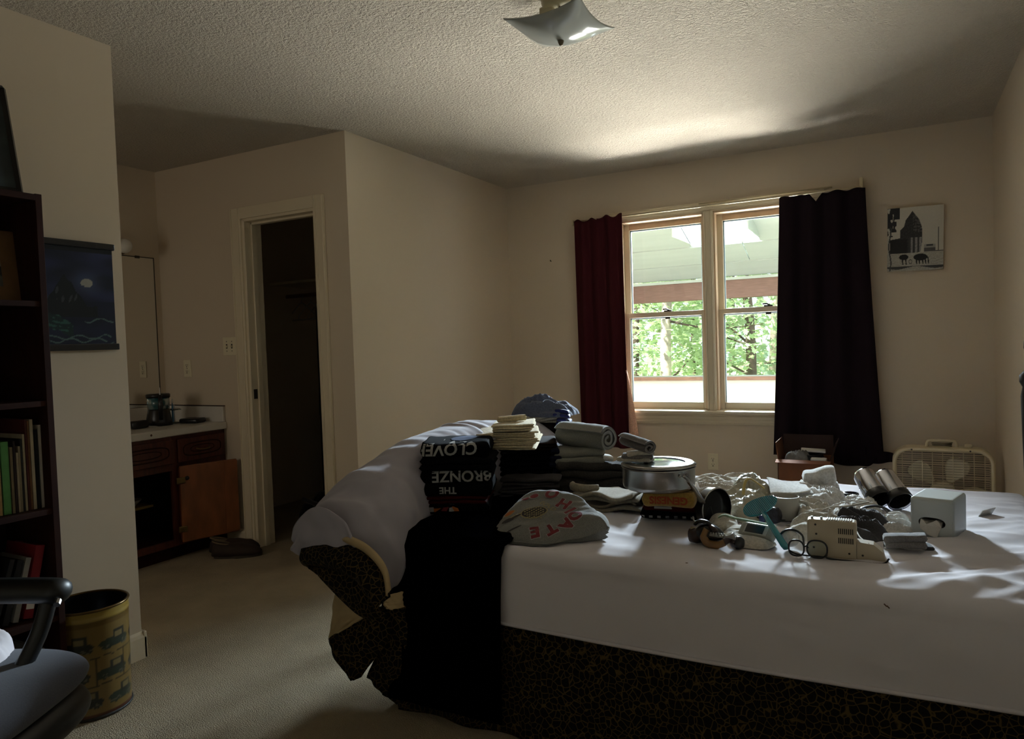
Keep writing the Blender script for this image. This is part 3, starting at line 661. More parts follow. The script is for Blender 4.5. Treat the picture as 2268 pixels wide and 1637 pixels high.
obj('box_spring', B(BX0+.02, BX1-.02, BY0+.03, BY1-.03, .12, .345, bev=.015), mat('box_spring_cloth', '2a2622', .9), bed)
def skirt(u, v):
    # runs round three sides
    x0, x1, y0, y1 = BX0-.005, BX1, BY0+.004, BY1-.004; Lx, Ly = x1-x0, y1-y0; s = u*(2*Lx+Ly)
    fl = -.006+.03*v+.010*v*math.sin(s*24)+.006*v*nz(s*9, 1)
    if s < Lx: x, y, n = x1-s, y0, (0, -1)
    elif s < Lx+Ly: x, y, n = x0, y0+(s-Lx), (-1, 0)
    else: x, y, n = x0+(s-Lx-Ly), y1, (0, 1)
    return (x+n[0]*fl, y+n[1]*fl, .343-(.343-.004)*v)
obj('bedspread_skirt', grid(skirt, 260, 14), CRACK, bed, smooth=True, solid=.005)
M_head = mat('headboard_dark', '0d0b0a', .35, nz=6, na=.3)
post = [(.026, 0), (.026, .40), (.030, .41), (.030, .43), (.024, .45), (.026, .60), (.032, .80), (.036, .95), (.030, .985), (.040, 1.005), (.040, 1.03), (.026, 1.045), (.016, 1.065), (.012, 1.09), (.018, 1.11), (.026, 1.135), (.024, 1.16), (.012, 1.178), (0, 1.18)]
hb = obj('headboard', B(.425, .455, BY0+.02, BY1+.02, .30, .86, bev=.01), M_head, bed)
for y in (BY1+.055, BY0-.03): obj('bed_post', lathe(bm_new(), post, 24, .442, y), M_head, bed, smooth=True)
obj('headboard_cap', B(.415, .465, BY0, BY1+.03, .86, .90, bev=.012), M_head, bed)
for y in (BY0+.1, BY1-.1):
    for x in (BX0+.12, BX1-.1): obj('leg', B(x-.02, x+.02, y-.02, y+.02, 0, .12, bev=.004), M_head, bed)
stn = mat('brown_stain', '5a4032', .9)
for (a, b) in ((1521, 1250), (1958, 1338), (1964, 1342)):
    q = atZ(a, b, BZ) if b < 1300 else atY(a, b, BY0-.002)
    if b < 1300: obj('stain', xf(lathe(bm_new(), [(0, 0), (.004, 0)], 8), Matrix.Translation((q.x, q.y, bedz(q.x, q.y)+.001))), stn, bed)
    else: obj('stain', T([(q.x, BY0-.006, q.z+.002), (q.x+.006, BY0-.006, q.z-.004)], .0016, n=5), stn, bed)

# bedding bunched over the foot of the bed ------------------------------------------
def lerp(a, b, t): return a+(b-a)*t
def key(t, K):
    for (t0, v0), (t1, v1) in zip(K, K[1:]):
        if t <= t1: 
            f = sstep(0, 1, (t-t0)/(t1-t0)) if t1 > t0 else 0; return v0+(v1-v0)*f
    return K[-1][1]
def duvet(u, v):
    # v: along the foot from near (0) to far (1); u: across, from the mattress side over the top to the outside
    y = lerp(1.765, 3.24, v**1.15)
    xi = key(v, [(0, -1.49), (.12, -1.46), (.35, -1.53), (.7, -1.48), (1, -1.43)]); xo = key(v, [(0, -1.80), (.12, -1.84), (.4, -1.87), (1, -1.84)])
    zt = key(v, [(0, .60), (.08, .70), (.22, .775), (.45, .855), (.7, .868), (.93, .835), (1, .76)])
    zi = key(v, [(0, .385), (.09, .44), (.16, .575), (.22, .588), (1, .588)]); zo = key(v, [(0, .52), (.1, .52), (.5, .45), (1, .42)])
    a = PI*u; xm, hw_ = (xi+xo)/2, (xi-xo)/2
    c = math.cos(a); x = xm+hw_*math.copysign(abs(c)**.8, c); s = math.sin(a)**.72
    zb = lerp(zi, zo, sstep(0, 1, u)); z = zb+(zt-zb)*s
    if v < .10: y += .02*(1-math.sin(a))*(1-v/.1)
    cr = 1-2.3*abs(nz((v*7+u*1.3), u*2.0+v*1.2, 3)); f2 = 1-2.2*abs(nz(v*26, u*1.6, 8))
    am = .010*sstep(.0, .12, v); far = sstep(.45, .7, v)
    d = am*cr*(1-far*.4)+.007*f2*far+.004*nz(v*30, u*9, 2)+.014*nz(v*4, u*3, 5)
    n = Vector((c*.8, 0, math.sin(a)+.1)).normalized()
    return (x+n.x*d, y, z+n.z*d)
du = thing('bedding_roll', 'lavender grey sheet and comforter bunched in a thick roll over the foot of the bed', 'bedding', (-1.7, 2.4, .38))
obj('roll', grid(duvet, 90, 190), M_lav, du, smooth=True, solid=.010)
obj('end_fold', grid(lambda u, v: (lerp(-1.81, -1.50, u)+.01*math.sin(v*3), 1.765-.012*math.sin(v*PI)+.018*nz(u*5, v*3, 2), lerp(lerp(.545, .385, u**1.15), lerp(.60, .52, u)+.14*math.sin(u*PI)**.7, v)), 40, 26), M_lav, du, smooth=True, solid=.008)
# bedspread pulled back: cream backed crackle print hanging at the corner
sp = thing('folded_bedspread', 'black and gold crackle print bedspread with cream backing hanging off the foot corner', 'bedspread', (-1.7, 1.8, .06))
M_cream = mat('cream_backing', 'b09a72', .9, nz=30, na=.06, bz=300, bs=.2, bd=.001)
def A(px, py, Y=1.80): return atY(px, py, Y)
Lp = [A(690, 1186, 1.80), A(752, 1196, 1.78), A(812, 1222, 1.76), A(852, 1268, 1.75), A(862, 1322, 1.75)]
Lp2 = [A(684, 1248, 1.79), A(738, 1252, 1.76), A(790, 1275, 1.745), A(822, 1306, 1.74), A(848, 1350, 1.74)]
pa, pb = smooth_path(Lp, 6), smooth_path(Lp2, 6)
for p_ in pb: p_.y -= .015
def band(u, v):
    k = u*(len(pa)-1); i = min(int(k), len(pa)-2); f = k-i; a = pa[i].lerp(pa[i+1], f); b = pb[i].lerp(pb[i+1], f); p = a.lerp(b, v); return (p.x, p.y-.035*math.sin(v*PI)**.7+.006*nz(u*8, v*3), p.z)
obj('rolled_edge', grid(band, 50, 14), CRACK, sp, smooth=True, solid=.012)
pd_ = smooth_path([A(698, 1262, 1.745), A(740, 1312, 1.735), A(790, 1358, 1.73), A(834, 1378, 1.73), A(856, 1358, 1.74)], 6)
def under(u, v):
    k = u*(len(pb)-1); i = min(int(k), len(pb)-2); f = k-i; a = pb[i].lerp(pb[i+1], f); b = pd_[i].lerp(pd_[i+1], f); p = a.lerp(b, v); return (p.x, p.y-.008*math.sin(v*PI)+.004*nz(u*7, v*4, 2), p.z)
obj('under_fold', grid(under, 50, 12), CRACK, sp, smooth=True, solid=.006)
def band2(u, v):
    k = u*(len(pa)-1); i = min(int(k), len(pa)-2); f = k-i; a = pa[i].lerp(pa[i+1], f)+Vector((0, -.006, 0)); return (a.x+.012*v*u, a.y-.012*math.sin(v*PI), a.z+(.004+.022*sstep(0, .4, u))*v)
obj('cream_edge', grid(band2, 50, 6), M_cream, sp, smooth=True, solid=.006)
def bez(P, Q, name, m, seed, th=.006, bulge=.03):
    P = smooth_path(P, 6); Q = smooth_path(Q, 6); n = min(len(P), len(Q))
    def f(u, v):
        k = v*(n-1); i = min(int(k), n-2); w_ = k-i; a = P[i].lerp(P[i+1], w_); b = Q[i].lerp(Q[i+1], w_); p = a.lerp(b, u)
        return (p.x, p.y-bulge*math.sin(u*PI)+.012*nz(u*4+seed, v*5, seed), p.z)
    return obj(name, grid(f, 26, 40), m, sp, smooth=True, solid=th)
bez([A(848, 1318, 1.77), A(850, 1336, 1.765), A(856, 1346, 1.76)], [A(890, 1310, 1.84), A(892, 1330, 1.83), A(893, 1345, 1.83)], 'cream_edge', M_cream, 3, bulge=.015)
bez([A(744, 1262, 1.82), A(740, 1340, 1.81), A(728, 1415, 1.80)], [A(845, 1322, 1.84), A(830, 1350, 1.83), A(815, 1362, 1.82)], 'cream_lining', M_cream, 1, bulge=.01)
bez([A(733, 1250, 1.85), A(740, 1300, 1.84), A(752, 1330, 1.835)], [A(800, 1275, 1.86), A(790, 1290, 1.85), A(770, 1300, 1.84)], 'print_fold', CRACK, 2, bulge=.01)
bez([A(728, 1414, 1.80), A(742, 1460, 1.80), A(780, 1506, 1.80)], [A(838, 1345, 1.84), A(868, 1400, 1.85), A(800, 1498, 1.82)], 'corner_flap', CRACK, 5, bulge=.012)
bez([A(838, 1345, 1.86), A(850, 1400, 1.86), A(812, 1500, 1.86)], [A(900, 1340, 1.89), A(905, 1440, 1.89), A(880, 1560, 1.89)], 'side_fold', CRACK, 6, bulge=.005)

# black garment draped over the near edge -------------------------------------------
dp = [(2.66, .60), (2.45, .60), (2.2, .60), (2.0, .598), (1.93, .592), (1.905, .56), (1.898, .45), (1.893, .30), (1.888, .16), (1.886, .05)]
def drape(u, v):
    k = v*(len(dp)-1); i = min(int(k), len(dp)-2); f = k-i; y = lerp(dp[i][0], dp[i+1][0], f); z = lerp(dp[i][1], dp[i+1][1], f)
    xl = key(v, [(0, -1.36), (.11, -1.44), (.22, -1.50), (.33, -1.50), (.5, -1.495), (.67, -1.53), (.85, -1.57), (1, -1.55)]); xr = key(v, [(0, -1.22), (.15, -1.13), (.3, -1.085), (1, -1.092)])
    x = lerp(xl, xr, u); g = .006*nz(x*9, v*5, 1)+.012*sstep(.5, 1, v)*(.5+.5*math.sin(x*38+2*v))*(.4)
    e = min(u, 1-u); lift = -.010*(1-sstep(0, .05, e))
    return (x, y-(g+.004+lift*.5)*sstep(.45, .6, v), z+(abs(g)+.010+lift)*(1-sstep(.45, .6, v)))
mesh_thing('black_blanket', 'plain black cloth draped over the near side of the bed down to the floor', 'blanket', grid(drape, 60, 110), M_black, smooth=True, solid=.008)
# ================================================================== CLOTHES ON THE BED
from mathutils.bvhtree import BVHTree
def proj(P):
    d = Vector(P)-CAM; z = d.dot(CF); return 1134+FPX*d.dot(CR)/z, 818.5-FPX*d.dot(CU)/z
def spot(pxL, pyB, pxR, z0, d, rz):
    """front-left bottom corner and front width of a pile -> centre and width"""
    P = atZ(pxL, pyB, z0); D = Vector((math.cos(rz), math.sin(rz), 0)); lo, hi = .02, 1.0
    for _ in range(40):
        m = (lo+hi)/2
        if proj(P+D*m)[0] < pxR: lo = m
        else: hi = m
    w_ = lo; N = Vector((-math.sin(rz), math.cos(rz), 0)); c = P+D*w_/2+N*d/2; return c.x, c.y, w_, P
def decal(host, bm, M, dirn, m, name='print', off=.0014):
    """drape a flat printed shape onto its garment: every vertex dropped along dirn onto the garment mesh"""
    inv = ROOTM[host.name]; vs = [inv @ v.co for v in host.data.vertices]; fs = [tuple(p.vertices) for p in host.data.polygons]
    t = BVHTree.FromPolygons(vs, fs); dirn = Vector(dirn).normalized(); bad = []
    for v in bm.verts:
        q = M @ v.co; h = t.ray_cast(q, dirn, .5)
        if h[0] is None: bad.append(v)
        else: v.co = h[0]-dirn*off
    bmesh.ops.delete(bm, geom=bad, context='VERTS')
    if not bm.verts: bm.free(); return None
    return obj(name, bm, m, host)
def frame(c, rz, size=1, flip=False, tiltx=PI/2):
    """text plane standing up and facing the front of a pile; flip = upside down as in the photograph"""
    M = Matrix.Translation(c) @ Matrix.Rotation(rz, 4, 'Z') @ Matrix.Rotation(tiltx, 4, 'X')
    if flip: M = M @ Matrix.Rotation(PI, 4, 'Z')
    return M @ Matrix.Scale(size, 4)
def pile(items, pxL, pyB, pxR, z0, d, rz, cat='clothes', group=None, seed=0, **k):
    """items: (name, label, material, thickness, plies, category)"""
    cx, cy, w_, P = spot(pxL, pyB, pxR, z0, d, rz); out = []; z = z0; rd = random.Random(seed)
    for i, (nm, lb, m, th, n, ct) in enumerate(items):
        kk = dict(wob=.006, sag=.004); kk.update(k)
        o = mesh_thing(nm, lb, ct, folded(cx+rd.uniform(-.008, .008), cy+rd.uniform(-.006, .006), z, w_*rd.uniform(.94, 1.0), d*rd.uniform(.94, 1), th, rz+rd.uniform(-.05, .05), n, seed*10+i, **kk), m, group, smooth=True)
        z += th*.97; out.append(o)
    return out, z, (cx, cy, w_)
F_blk = fabric('tee_black', '0a0a0c', sheen=0, spec=.05); F_dred = fabric('tee_dark_red', '3c0b0b', sheen=0, spec=.1); F_brown = fabric('trouser_dark_brown', '1c1310', sheen=0, spec=.08)
F_navy = fabric('trouser_navy', '101226', sheen=0); F_char = fabric('knit_charcoal', '3d3a3b', sheen=0); F_cream = fabric('cream_cotton', 'cbbd9c'); F_khaki = fabric('khaki_cotton', 'a8987c')
F_grey = fabric('heather_grey', '767570', nz=420, na=.28); F_grey2 = fabric('heather_grey_dark', '74736b', nz=420, na=.22); F_towel = fabric('dark_terry_towel', '3a3735', bz=420, bs=1, bd=.006, nz=260, na=.4, sheen=0)
F_beige = fabric('oatmeal_knit', '8f8675'); F_white = fabric('white_cotton', 'c4c1bc'); F_white2 = fabric('offwhite_cotton', 'b7b0a3'); F_slate = fabric('slate_blue_jersey', '565c6e'); F_blue = fabric('royal_blue_nylon', '1e2358', rough=.6)
F_yel = fabric('mustard_cotton', '8f7238'); P_white = mat('print_white', '9a9a98', .8); P_red = mat('print_red', '6d1c22', .8); P_gold = mat('print_gold', '8f8460', .8); P_org = mat('print_orange', 'a65a18', .8)
P_blue = mat('print_blue', '2a3c63', .8); P_dk = mat('print_dark', '322c2a', .8)
# left pile of T-shirts
def ts(lb, m, th=.045, n=2, nm='folded_tshirt', ct='t-shirt'): return (nm, lb, m, th, n, ct)
o, zL, cL = pile([ts('black folded T-shirt at the bottom of the left pile, orange and white print', F_blk, .040, 2), ts('dark red folded T-shirt low in the left pile', F_dred, .030, 2), ts('black folded T-shirt reading THE in the left pile', F_blk, .046, 1),
                ts('black folded T-shirt with large white B, middle of the left pile', F_blk, .050, 1), ts('plain black folded T-shirt under the top one of the left pile', F_blk, .048),
                ts('black folded T-shirt topping the left pile, white lettering and blue print', F_blk, .052, 1)], 934, 1143, 1092, .60, .23, .42, group='T-shirts in the left pile', seed=3)
def front(c, rz, along, z, out=.25):
    D = Vector((math.cos(rz), math.sin(rz), 0)); N = Vector((-math.sin(rz), math.cos(rz), 0)); return Vector((c[0], c[1], z))+D*along-N*out
fd = (-math.sin(.42), math.cos(.42), 0)
decal(o[5], text_bm('CLOVER', .060, .0014, shear=.1, cut=.008), frame(front(cL, .42, -.03, .842), .42, 1, True), (fd[0], fd[1], 0), P_white, 'lettering')
decal(o[5], xf(lathe(bm_new(), [(0, 0), (.02, 0), (.05, 0), (.05, .0001)], 18), Matrix.Scale(1, 4)), Matrix.Translation((cL[0]+.01, cL[1]+.02, 1.0)), (0, 0, -1), P_blue, 'print')
decal(o[3], text_bm('BRONZE', .056, .0012, cut=.012), frame(front(cL, .42, .02, .742), .42, 1, True), (fd[0], fd[1], 0), P_white, 'lettering')
decal(o[2], text_bm('THE', .034, .001, cut=.01), frame(front(cL, .42, -.03, .694), .42, 1, True), (fd[0], fd[1], 0), P_white, 'lettering')
for k, (a, mm) in enumerate(((-.10, P_white), (-.075, P_org), (-.045, P_red), (-.02, P_white), (-.005, P_org))):
    decal(o[0], xf(B(-.014, .014, -.009, .009, 0, .0001), TR((0, 0, 0), .5*k)), frame(front(cL, .42, a-.0, .622+.004*(k % 2)), .42), (fd[0], fd[1], 0), mm, 'print')
# pile behind it, carrying the khaki trousers
o, z2, c2 = pile([('folded_shorts', 'black folded shorts behind the left T-shirt pile', F_blk, .10, 3, 'shorts'), ('folded_shorts', 'dark folded shorts under the khaki trousers', F_brown, .10, 3, 'shorts')], 985, 1085, 1098, .60, .24, .42, group='shorts behind the T-shirt pile', seed=5)
o, z3, c3 = pile([('folded_trousers', 'crumpled khaki trousers lying left of the cream undershirts', F_khaki, .052, 3, 'trousers')], 990, 990, 1098, z2, .20, .42, seed=8, wob=.016, sag=.022)
# dark trousers with cream undershirts on top
o, z4, c4 = pile([('folded_trousers', 'black folded trousers at the bottom of the middle pile', F_blk, .062, 3, 'trousers'), ('folded_trousers', 'black folded trousers in the middle of the middle pile', F_blk, .06, 3, 'trousers'),
                  ('folded_trousers', 'near-black folded trousers under the brown pair', F_blk, .05, 2, 'trousers'), ('folded_trousers', 'dark brown folded trousers under the cream undershirts', F_brown, .034, 3, 'trousers')], 1106, 1088, 1232, .60, .24, .42, group='dark trousers in the middle pile', seed=12)
nv = atY(1222, 1020, c4[1]-.10)
mesh_thing('folded_shorts', 'navy shorts sticking out at the right side of the dark trousers', 'shorts', folded(c4[0]+c4[2]/2+.012, c4[1]+.02, .66, .05, .20, .11, .42, 4, 77, .01, .012), F_navy, smooth=True)
lab = ['lowest cream undershirt, on the brown trousers', 'second cream undershirt from the bottom of its stack', 'second cream undershirt from the top of its stack', 'topmost cream undershirt of the folded stack']
o, z5, c5 = pile([('folded_undershirt', lb, F_cream, .026, 3, 'undershirt') for lb in lab], 1090, 1000, 1192, z4, .20, .42, group='cream undershirts', seed=21, wob=.007, sag=.005)
mesh_thing('rolled_undershirt', 'small rolled cream undershirt lying on the stack of undershirts', 'undershirt', rolled((c5[0]-.06, c5[1]-.04, z5+.012), (c5[0]+.03, c5[1]+.03, z5+.016), .015, 1.6, .006, 2), F_cream, smooth=True)
# charcoal knits in front
o, z6, c6 = pile([('folded_knit', 'lowest charcoal knit top behind the grey printed shirt', F_char, .026, 2, 'knitwear'), ('folded_knit', 'middle charcoal knit top behind the grey printed shirt', F_char, .026, 2, 'knitwear'),
                  ('folded_knit', 'topmost charcoal knit top behind the grey printed shirt', F_char, .030, 2, 'knitwear')], 1104, 1108, 1236, .60, .14, .36, group='charcoal knit tops', seed=31, wob=.010, sag=.010)
# back stack with bunched jersey
o, z7, c7 = pile([('folded_sweatshirt', 'black folded sweatshirt at the far side of the bed', F_blk, .12, 3, 'sweatshirt'), ('folded_sweatshirt', 'dark folded sweatshirt under the white tee, far side of the bed', F_brown, .11, 3, 'sweatshirt')], 1150, 1042, 1262, .60, .22, .35, group='dark sweatshirts at the back', seed=41)
mesh_thing('folded_tshirt', 'white tee squeezed between dark sweatshirts and the blue jersey', 't-shirt', folded(c7[0]-.01, c7[1], z7, c7[2]*.9, .2, .04, .35, 3, 43, .012, .012), F_white2, smooth=True)
mesh_thing('folded_shorts', 'royal blue shorts hanging from the back stack', 'shorts', folded(c7[0]+c7[2]*.42, c7[1], z7-.01, .06, .2, .075, .35, 4, 44, .01, .012), F_blue, smooth=True)
hp = Heap([(c7[0]+a*c7[2]*.60, c7[1]+b*.12) for a, b in ((-1, -.7), (0, -1), (.9, -.8), (1, .7), (0, 1), (-1, .6))], .075, 5, .9, 20, (1, .3), 3, .3, (c7[0]+.0, c7[1], .06, .22))
mesh_thing('bunched_jersey', 'bunched slate blue jersey on top of the farthest stack', 'jersey', hp.mesh(z7+.035), F_slate, smooth=True)
mesh_thing('rolled_shirt', 'rolled slate blue shirt lying across the farthest stack', 'shirt', rolled((c7[0]-.05, c7[1]-.06, z7+.088), (c7[0]+.115, c7[1]+.02, z7+.062), .027, 1.6, .008, 3), F_slate, smooth=True)
# grey sweatshirts, right pile
o, z8, c8 = pile([('folded_towel', 'dark fuzzy towel lowest in the towel pile, beside the steel pot', F_towel, .058, 2, 'towel'), ('folded_towel', 'dark fuzzy towel on top of the towel pile', F_towel, .058, 2, 'towel')], 1236, 1092, 1400, .60, .24, .30, group='dark towels', seed=51, wob=.014, sag=.022)
o, z9, c9 = pile([('folded_sweatshirt', 'flat grey sweatshirt beneath the rolled one', F_grey2, .055, 2, 'sweatshirt')], 1226, 1030, 1352, z8-.004, .19, .35, seed=57, wob=.008, sag=.008)
mesh_thing('shirt_tag', 'stiff pale collar poking out beside the flat grey sweatshirt', 'collar', folded(c9[0]+c9[2]*.5, c9[1]-.02, z8+.01, .05, .06, .02, .5, 1, 9), F_white, smooth=True)
r0 = Vector((c9[0]-.115, c9[1]+.05, z9+.052)); r1 = Vector((c9[0]+.125, c9[1]-.02, z9+.046))
mesh_thing('rolled_sweatshirt', 'thick rolled heather grey sweatshirt, its coiled end facing right', 'sweatshirt', rolled(r0, r1, .062, 2.2, .016, 4, .88), F_grey, smooth=True)
o, z10, c10 = pile([('folded_polo', 'oatmeal polo shirt at the bottom, right of the grey printed shirt', F_beige, .03, 2, 'shirt'), ('folded_polo', 'oatmeal polo shirt with collar and white tag, under the towels', F_beige, .032, 2, 'shirt')], 1262, 1128, 1414, .598, .20, .12, group='oatmeal polo shirts', seed=61, wob=.016, sag=.022)
tg = o[1]; obj('size_tag', B(c10[0]-.06, c10[0]-.025, c10[1]-.05, c10[1]-.03, z10+.002, z10+.005), mat('tag_white', 'b7b0a0', .8), tg)
obj('collar', T(smooth_path([(c10[0]-.14, c10[1]-.02, z10+.01), (c10[0]-.12, c10[1]-.07, z10+.016), (c10[0]-.07, c10[1]-.075, z10+.012), (c10[0]-.03, c10[1]-.04, z10+.008)], 6), .010, n=8, flat=1.6), F_beige, tg, smooth=True)
# grey printed shirt sloping up over the knits, in front
SA, SB, SY = .618, .44, 2.06
def atS(px, py):
    d = CF + CR*((px-1134)/FPX) - CU*((py-818.5)/FPX); k = (SA+SB*(CAM.y-SY)-CAM.z)/(d.z-SB*d.y); return CAM+d*k
def sz(x, y): return SA+SB*(y-SY)
spts = ((1098, 1188), (1106, 1160), (1130, 1132), (1160, 1104), (1190, 1093), (1225, 1090), (1262, 1096), (1302, 1118), (1332, 1148), (1345, 1165), (1300, 1184), (1250, 1196), (1208, 1208), (1165, 1208), (1120, 1202))
hp = Heap([tuple(atS(a, b)[:2]) for a, b in spts], .024, 11, .75, 13, (1, .6), 7, .3)
def shirt_mesh(hp, nr=34, na=130):
    vs, fs = hp.mesh(0, nr, na); vs = [(x, y, z+sz(x, y)) for x, y, z in vs]; o0 = 1+(nr-1)*na; n0 = len(vs)
    for k in range(1, 7):                                     # folded plies under the top one, down to the sheet
        for j in range(na):
            x, y, z = vs[o0+j]; f = k/6; zb = .594; zz = z+(zb-z)*f; b = .010*math.sin(f*PI*3)**2; dx, dy = x-hp.cx, y-hp.cy; l = math.hypot(dx, dy); vs.append((x+dx/l*b-dx*.04*f, y+dy/l*b-dy*.04*f, zz))
    for k in range(6):
        for j in range(na):
            a = (o0+j) if k == 0 else n0+(k-1)*na+j; c = (o0+(j+1) % na) if k == 0 else n0+(k-1)*na+(j+1) % na; fs.append((a, n0+k*na+j, n0+k*na+(j+1) % na, c))
    return vs, fs
g_ = mesh_thing('printed_tshirt', 'heather grey T-shirt with red arched college lettering, lying in front of the piles', 't-shirt', shirt_mesh(hp), F_grey, smooth=True)
hp2 = Heap(P2((1240, 1135), (1300, 1135), (1346, 1160), (1347, 1178), (1290, 1196), (1235, 1200), Z=.590), .040, 12, .3, 12); obj('sleeve', hp2.mesh(.592, 20, 70), F_grey2, g_, smooth=True)
SN = Vector((0, SB, -1)).normalized()
def SM(px, py, rot, lift=.12):
    q = atS(px, py)-SN*lift; return Matrix.Translation(q) @ Matrix.Rotation(.50, 4, 'Z') @ Matrix.Rotation(math.atan(SB), 4, 'X') @ Matrix.Rotation(rot, 4, 'Z')
def glyph(ch, px, py, rot, size, m, bold=.0018, back=None, sx=1):
    if back: decal(g_, xf(text_bm(ch, size, bold+.0022, cut=.006), Matrix.Diagonal((sx, 1, 1, 1))), SM(px, py, rot), SN, back, 'lettering', .0012)
    decal(g_, xf(text_bm(ch, size, bold, cut=.006), Matrix.Diagonal((sx, 1, 1, 1))), SM(px, py, rot), SN, m, 'lettering', .0024)
for ch, a, b, r_ in (('O', 1226, 1110, -.25), ('H', 1251, 1130, -.6), ('I', 1265, 1145, -.9), ('O', 1276, 1157, -1.3), ('A', 1258, 1173, -2.3), ('T', 1222, 1182, -2.75), ('E', 1188, 1189, -3.05)):
    glyph(ch, a, b, r_-.05, .060, P_red, .0030, P_white)
for ch, a, b, r_ in (('G', 1205, 1130, -.15), ('O', 1213, 1134, -.3), ('L', 1221, 1138, -.5), ('D', 1229, 1143, -.6)): glyph(ch, a, b, r_, .026, P_gold, .0006)
def blob(px, py, sx, sy, m, rot=0, off=.0018, nm='print'):
    decal(g_, xf(lathe(bm_new(), [(0, 0), (.35, 0), (.7, 0), (1, 0), (1, .00001)], 20), Matrix.Diagonal((sx, sy, 1, 1))), SM(px, py, rot), SN, m, nm, off)
blob(1187, 1150, .047, .029, P_gold, -.1, .0010, 'football_outline'); blob(1187, 1150, .043, .025, P_dk, -.1, .0016, 'football_print')
for i in range(-4, 5):
    for j in range(-2, 3):
        if (i/5)**2+(j/2.9)**2 < .9: blob(1187+i*5, 1150+j*4.6+(i % 2)*2, .0032, .0032, P_gold, 0, .0026, 'football_dot')
for px, py, sx, sy, m, r_ in ((1132, 1150, .022, .016, P_gold, .5), (1132, 1150, .019, .013, P_org, .5), (1142, 1160, .030, .008, P_gold, .3), (1142, 1161, .027, .005, P_dk, .3), (1187, 1114, .018, .015, P_white, 0), (1187, 1114, .015, .012, P_red, 0), (1187, 1114, .006, .006, P_gold, 0), (1168, 1120, .012, .008, P_red, 0),
                             (1150, 1156, .005, .005, P_white, 0), (1128, 1166, .022, .010, P_dk, 0), (1140, 1185, .030, .004, P_dk, .2)): blob(px, py, sx, sy, m, r_, .0014 if m is P_gold or m is P_white else .0022)
# T-shirts under the pot
o, z11, c11 = pile([ts('black T-shirt with white print at the bottom of the pile under the pot', F_blk, .030, 1), ts('dark red T-shirt in the pile under the steel pot', F_dred, .024, 1), ts('plain black T-shirt just under the mustard shirt', F_blk, .030, 1)], 1416, 1150, 1550, .595, .20, .16, group='dark T-shirts under the mustard shirt', seed=71)
fd2 = (-math.sin(.16), math.cos(.16), 0)
for k in range(7): decal(o[0], B(-.006, .006, -.004, .004, 0, .0001), frame(front(c11, .16, -.09+.028*k, .606), .16), (fd2[0], fd2[1], 0), P_white, 'print')
decal(o[1], B(-.03, .03, -.004, .004, 0, .0001), frame(front(c11, .16, -.02, .638), .16), (fd2[0], fd2[1], 0), P_white, 'print')
o, z12, c12 = pile([ts('mustard T-shirt reading GENESIS, directly under the steel pot', F_yel, .048, 1)], 1418, 1120, 1546, z11, .19, .14, seed=75, wob=.004, sag=.004)
decal(o[0], text_bm('GENESIS', .033, .0012, cut=.008), frame(front(c12, .14, .0, z11+.022), .14, 1, True), (-math.sin(.14), math.cos(.14), 0), mat('print_rust', '8a3210', .8), 'lettering')
for k in range(5):
    q = Vector((c12[0]-.07+.035*k, c12[1]-.075, .95)); decal(o[0], T([(-.015, -.006, 0), (0, .006, 0), (.018, -.002, 0)], .0015, n=4), Matrix.Translation(q), (0, 0, -1), P_dk, 'print')
# ================================================================== POT, PAN
pz0 = z12+.002; pc = atZ(1459, 1066, pz0+.02); pcx, pcy = pc.x, pc.y+.0; PR = .118
t = thing('cooking_pot', 'shallow stainless steel pot with glass lid, standing on the mustard T-shirt', 'pot', (pcx, pcy, pz0))
obj('pot_body', lathe(bm_new(), [(0, pz0), (PR-.012, pz0), (PR-.002, pz0+.006), (PR, pz0+.016), (PR, pz0+.068), (PR+.004, pz0+.072), (PR+.001, pz0+.074), (PR-.004, pz0+.066), (PR-.004, pz0+.012), (0, pz0+.010)], 56, pcx, pcy), M_steel, t, smooth=True)
ld = obj('lid', lathe(bm_new(), [(PR-.030, pz0+.082), (PR-.012, pz0+.080), (PR+.003, pz0+.076), (PR+.005, pz0+.079), (PR-.006, pz0+.086), (PR-.030, pz0+.086)], 56, pcx, pcy), M_steel, t, smooth=True)
gl = mat('lid_glass', '6f7b7e', .08, spec=.8); obj('lid_glass', lathe(bm_new(), [(0, pz0+.088), (.05, pz0+.0865), (PR-.030, pz0+.083)], 48, pcx, pcy), gl, ld, smooth=True)
hd = Vector((.84, -.54, 0)).normalized(); hs = Vector((pcx, pcy, pz0+.055))+hd*(PR+.0); he = atY(1556, 1113, 2.37); he = hs+(he-hs)
obj('handle', T(smooth_path([hs, hs+(he-hs)*.15+Vector((0, 0, .004)), hs+(he-hs)*.3, he], 5), [.008, .008, .008, .009, .009, .010, .012, .014, .014, .013, .013, .013, .013, .013, .012, .010], n=12, flat=.7), M_steel, t, smooth=True)
for s in (-1, 1): obj('rivet', xf(lathe(bm_new(), [(0, .004), (.004, .003), (.005, 0)], 10), Matrix.Translation(hs+Vector((-hd.y, hd.x, 0))*.014*s) @ hd.to_track_quat('Z', 'Y').to_matrix().to_4x4()), M_steel, t, smooth=True)
pn = atY(1585, 1126, 2.44); n_ = Vector((.86, -.50, .02)).normalized(); Mn = Matrix.Translation(pn) @ n_.to_track_quat('Z', 'Y').to_matrix().to_4x4()
t = thing('small_pan', 'small dark non-stick pan with steel rim standing on its edge beside the pot', 'pan', (pn.x, pn.y, BZ))
r_ = .067
obj('pan_body', xf(lathe(bm_new(), [(0, -.036), (r_-.010, -.036), (r_, -.028), (r_+.002, .004), (r_+.004, .006), (r_, .008)], 48), Mn), M_steel, t, smooth=True)
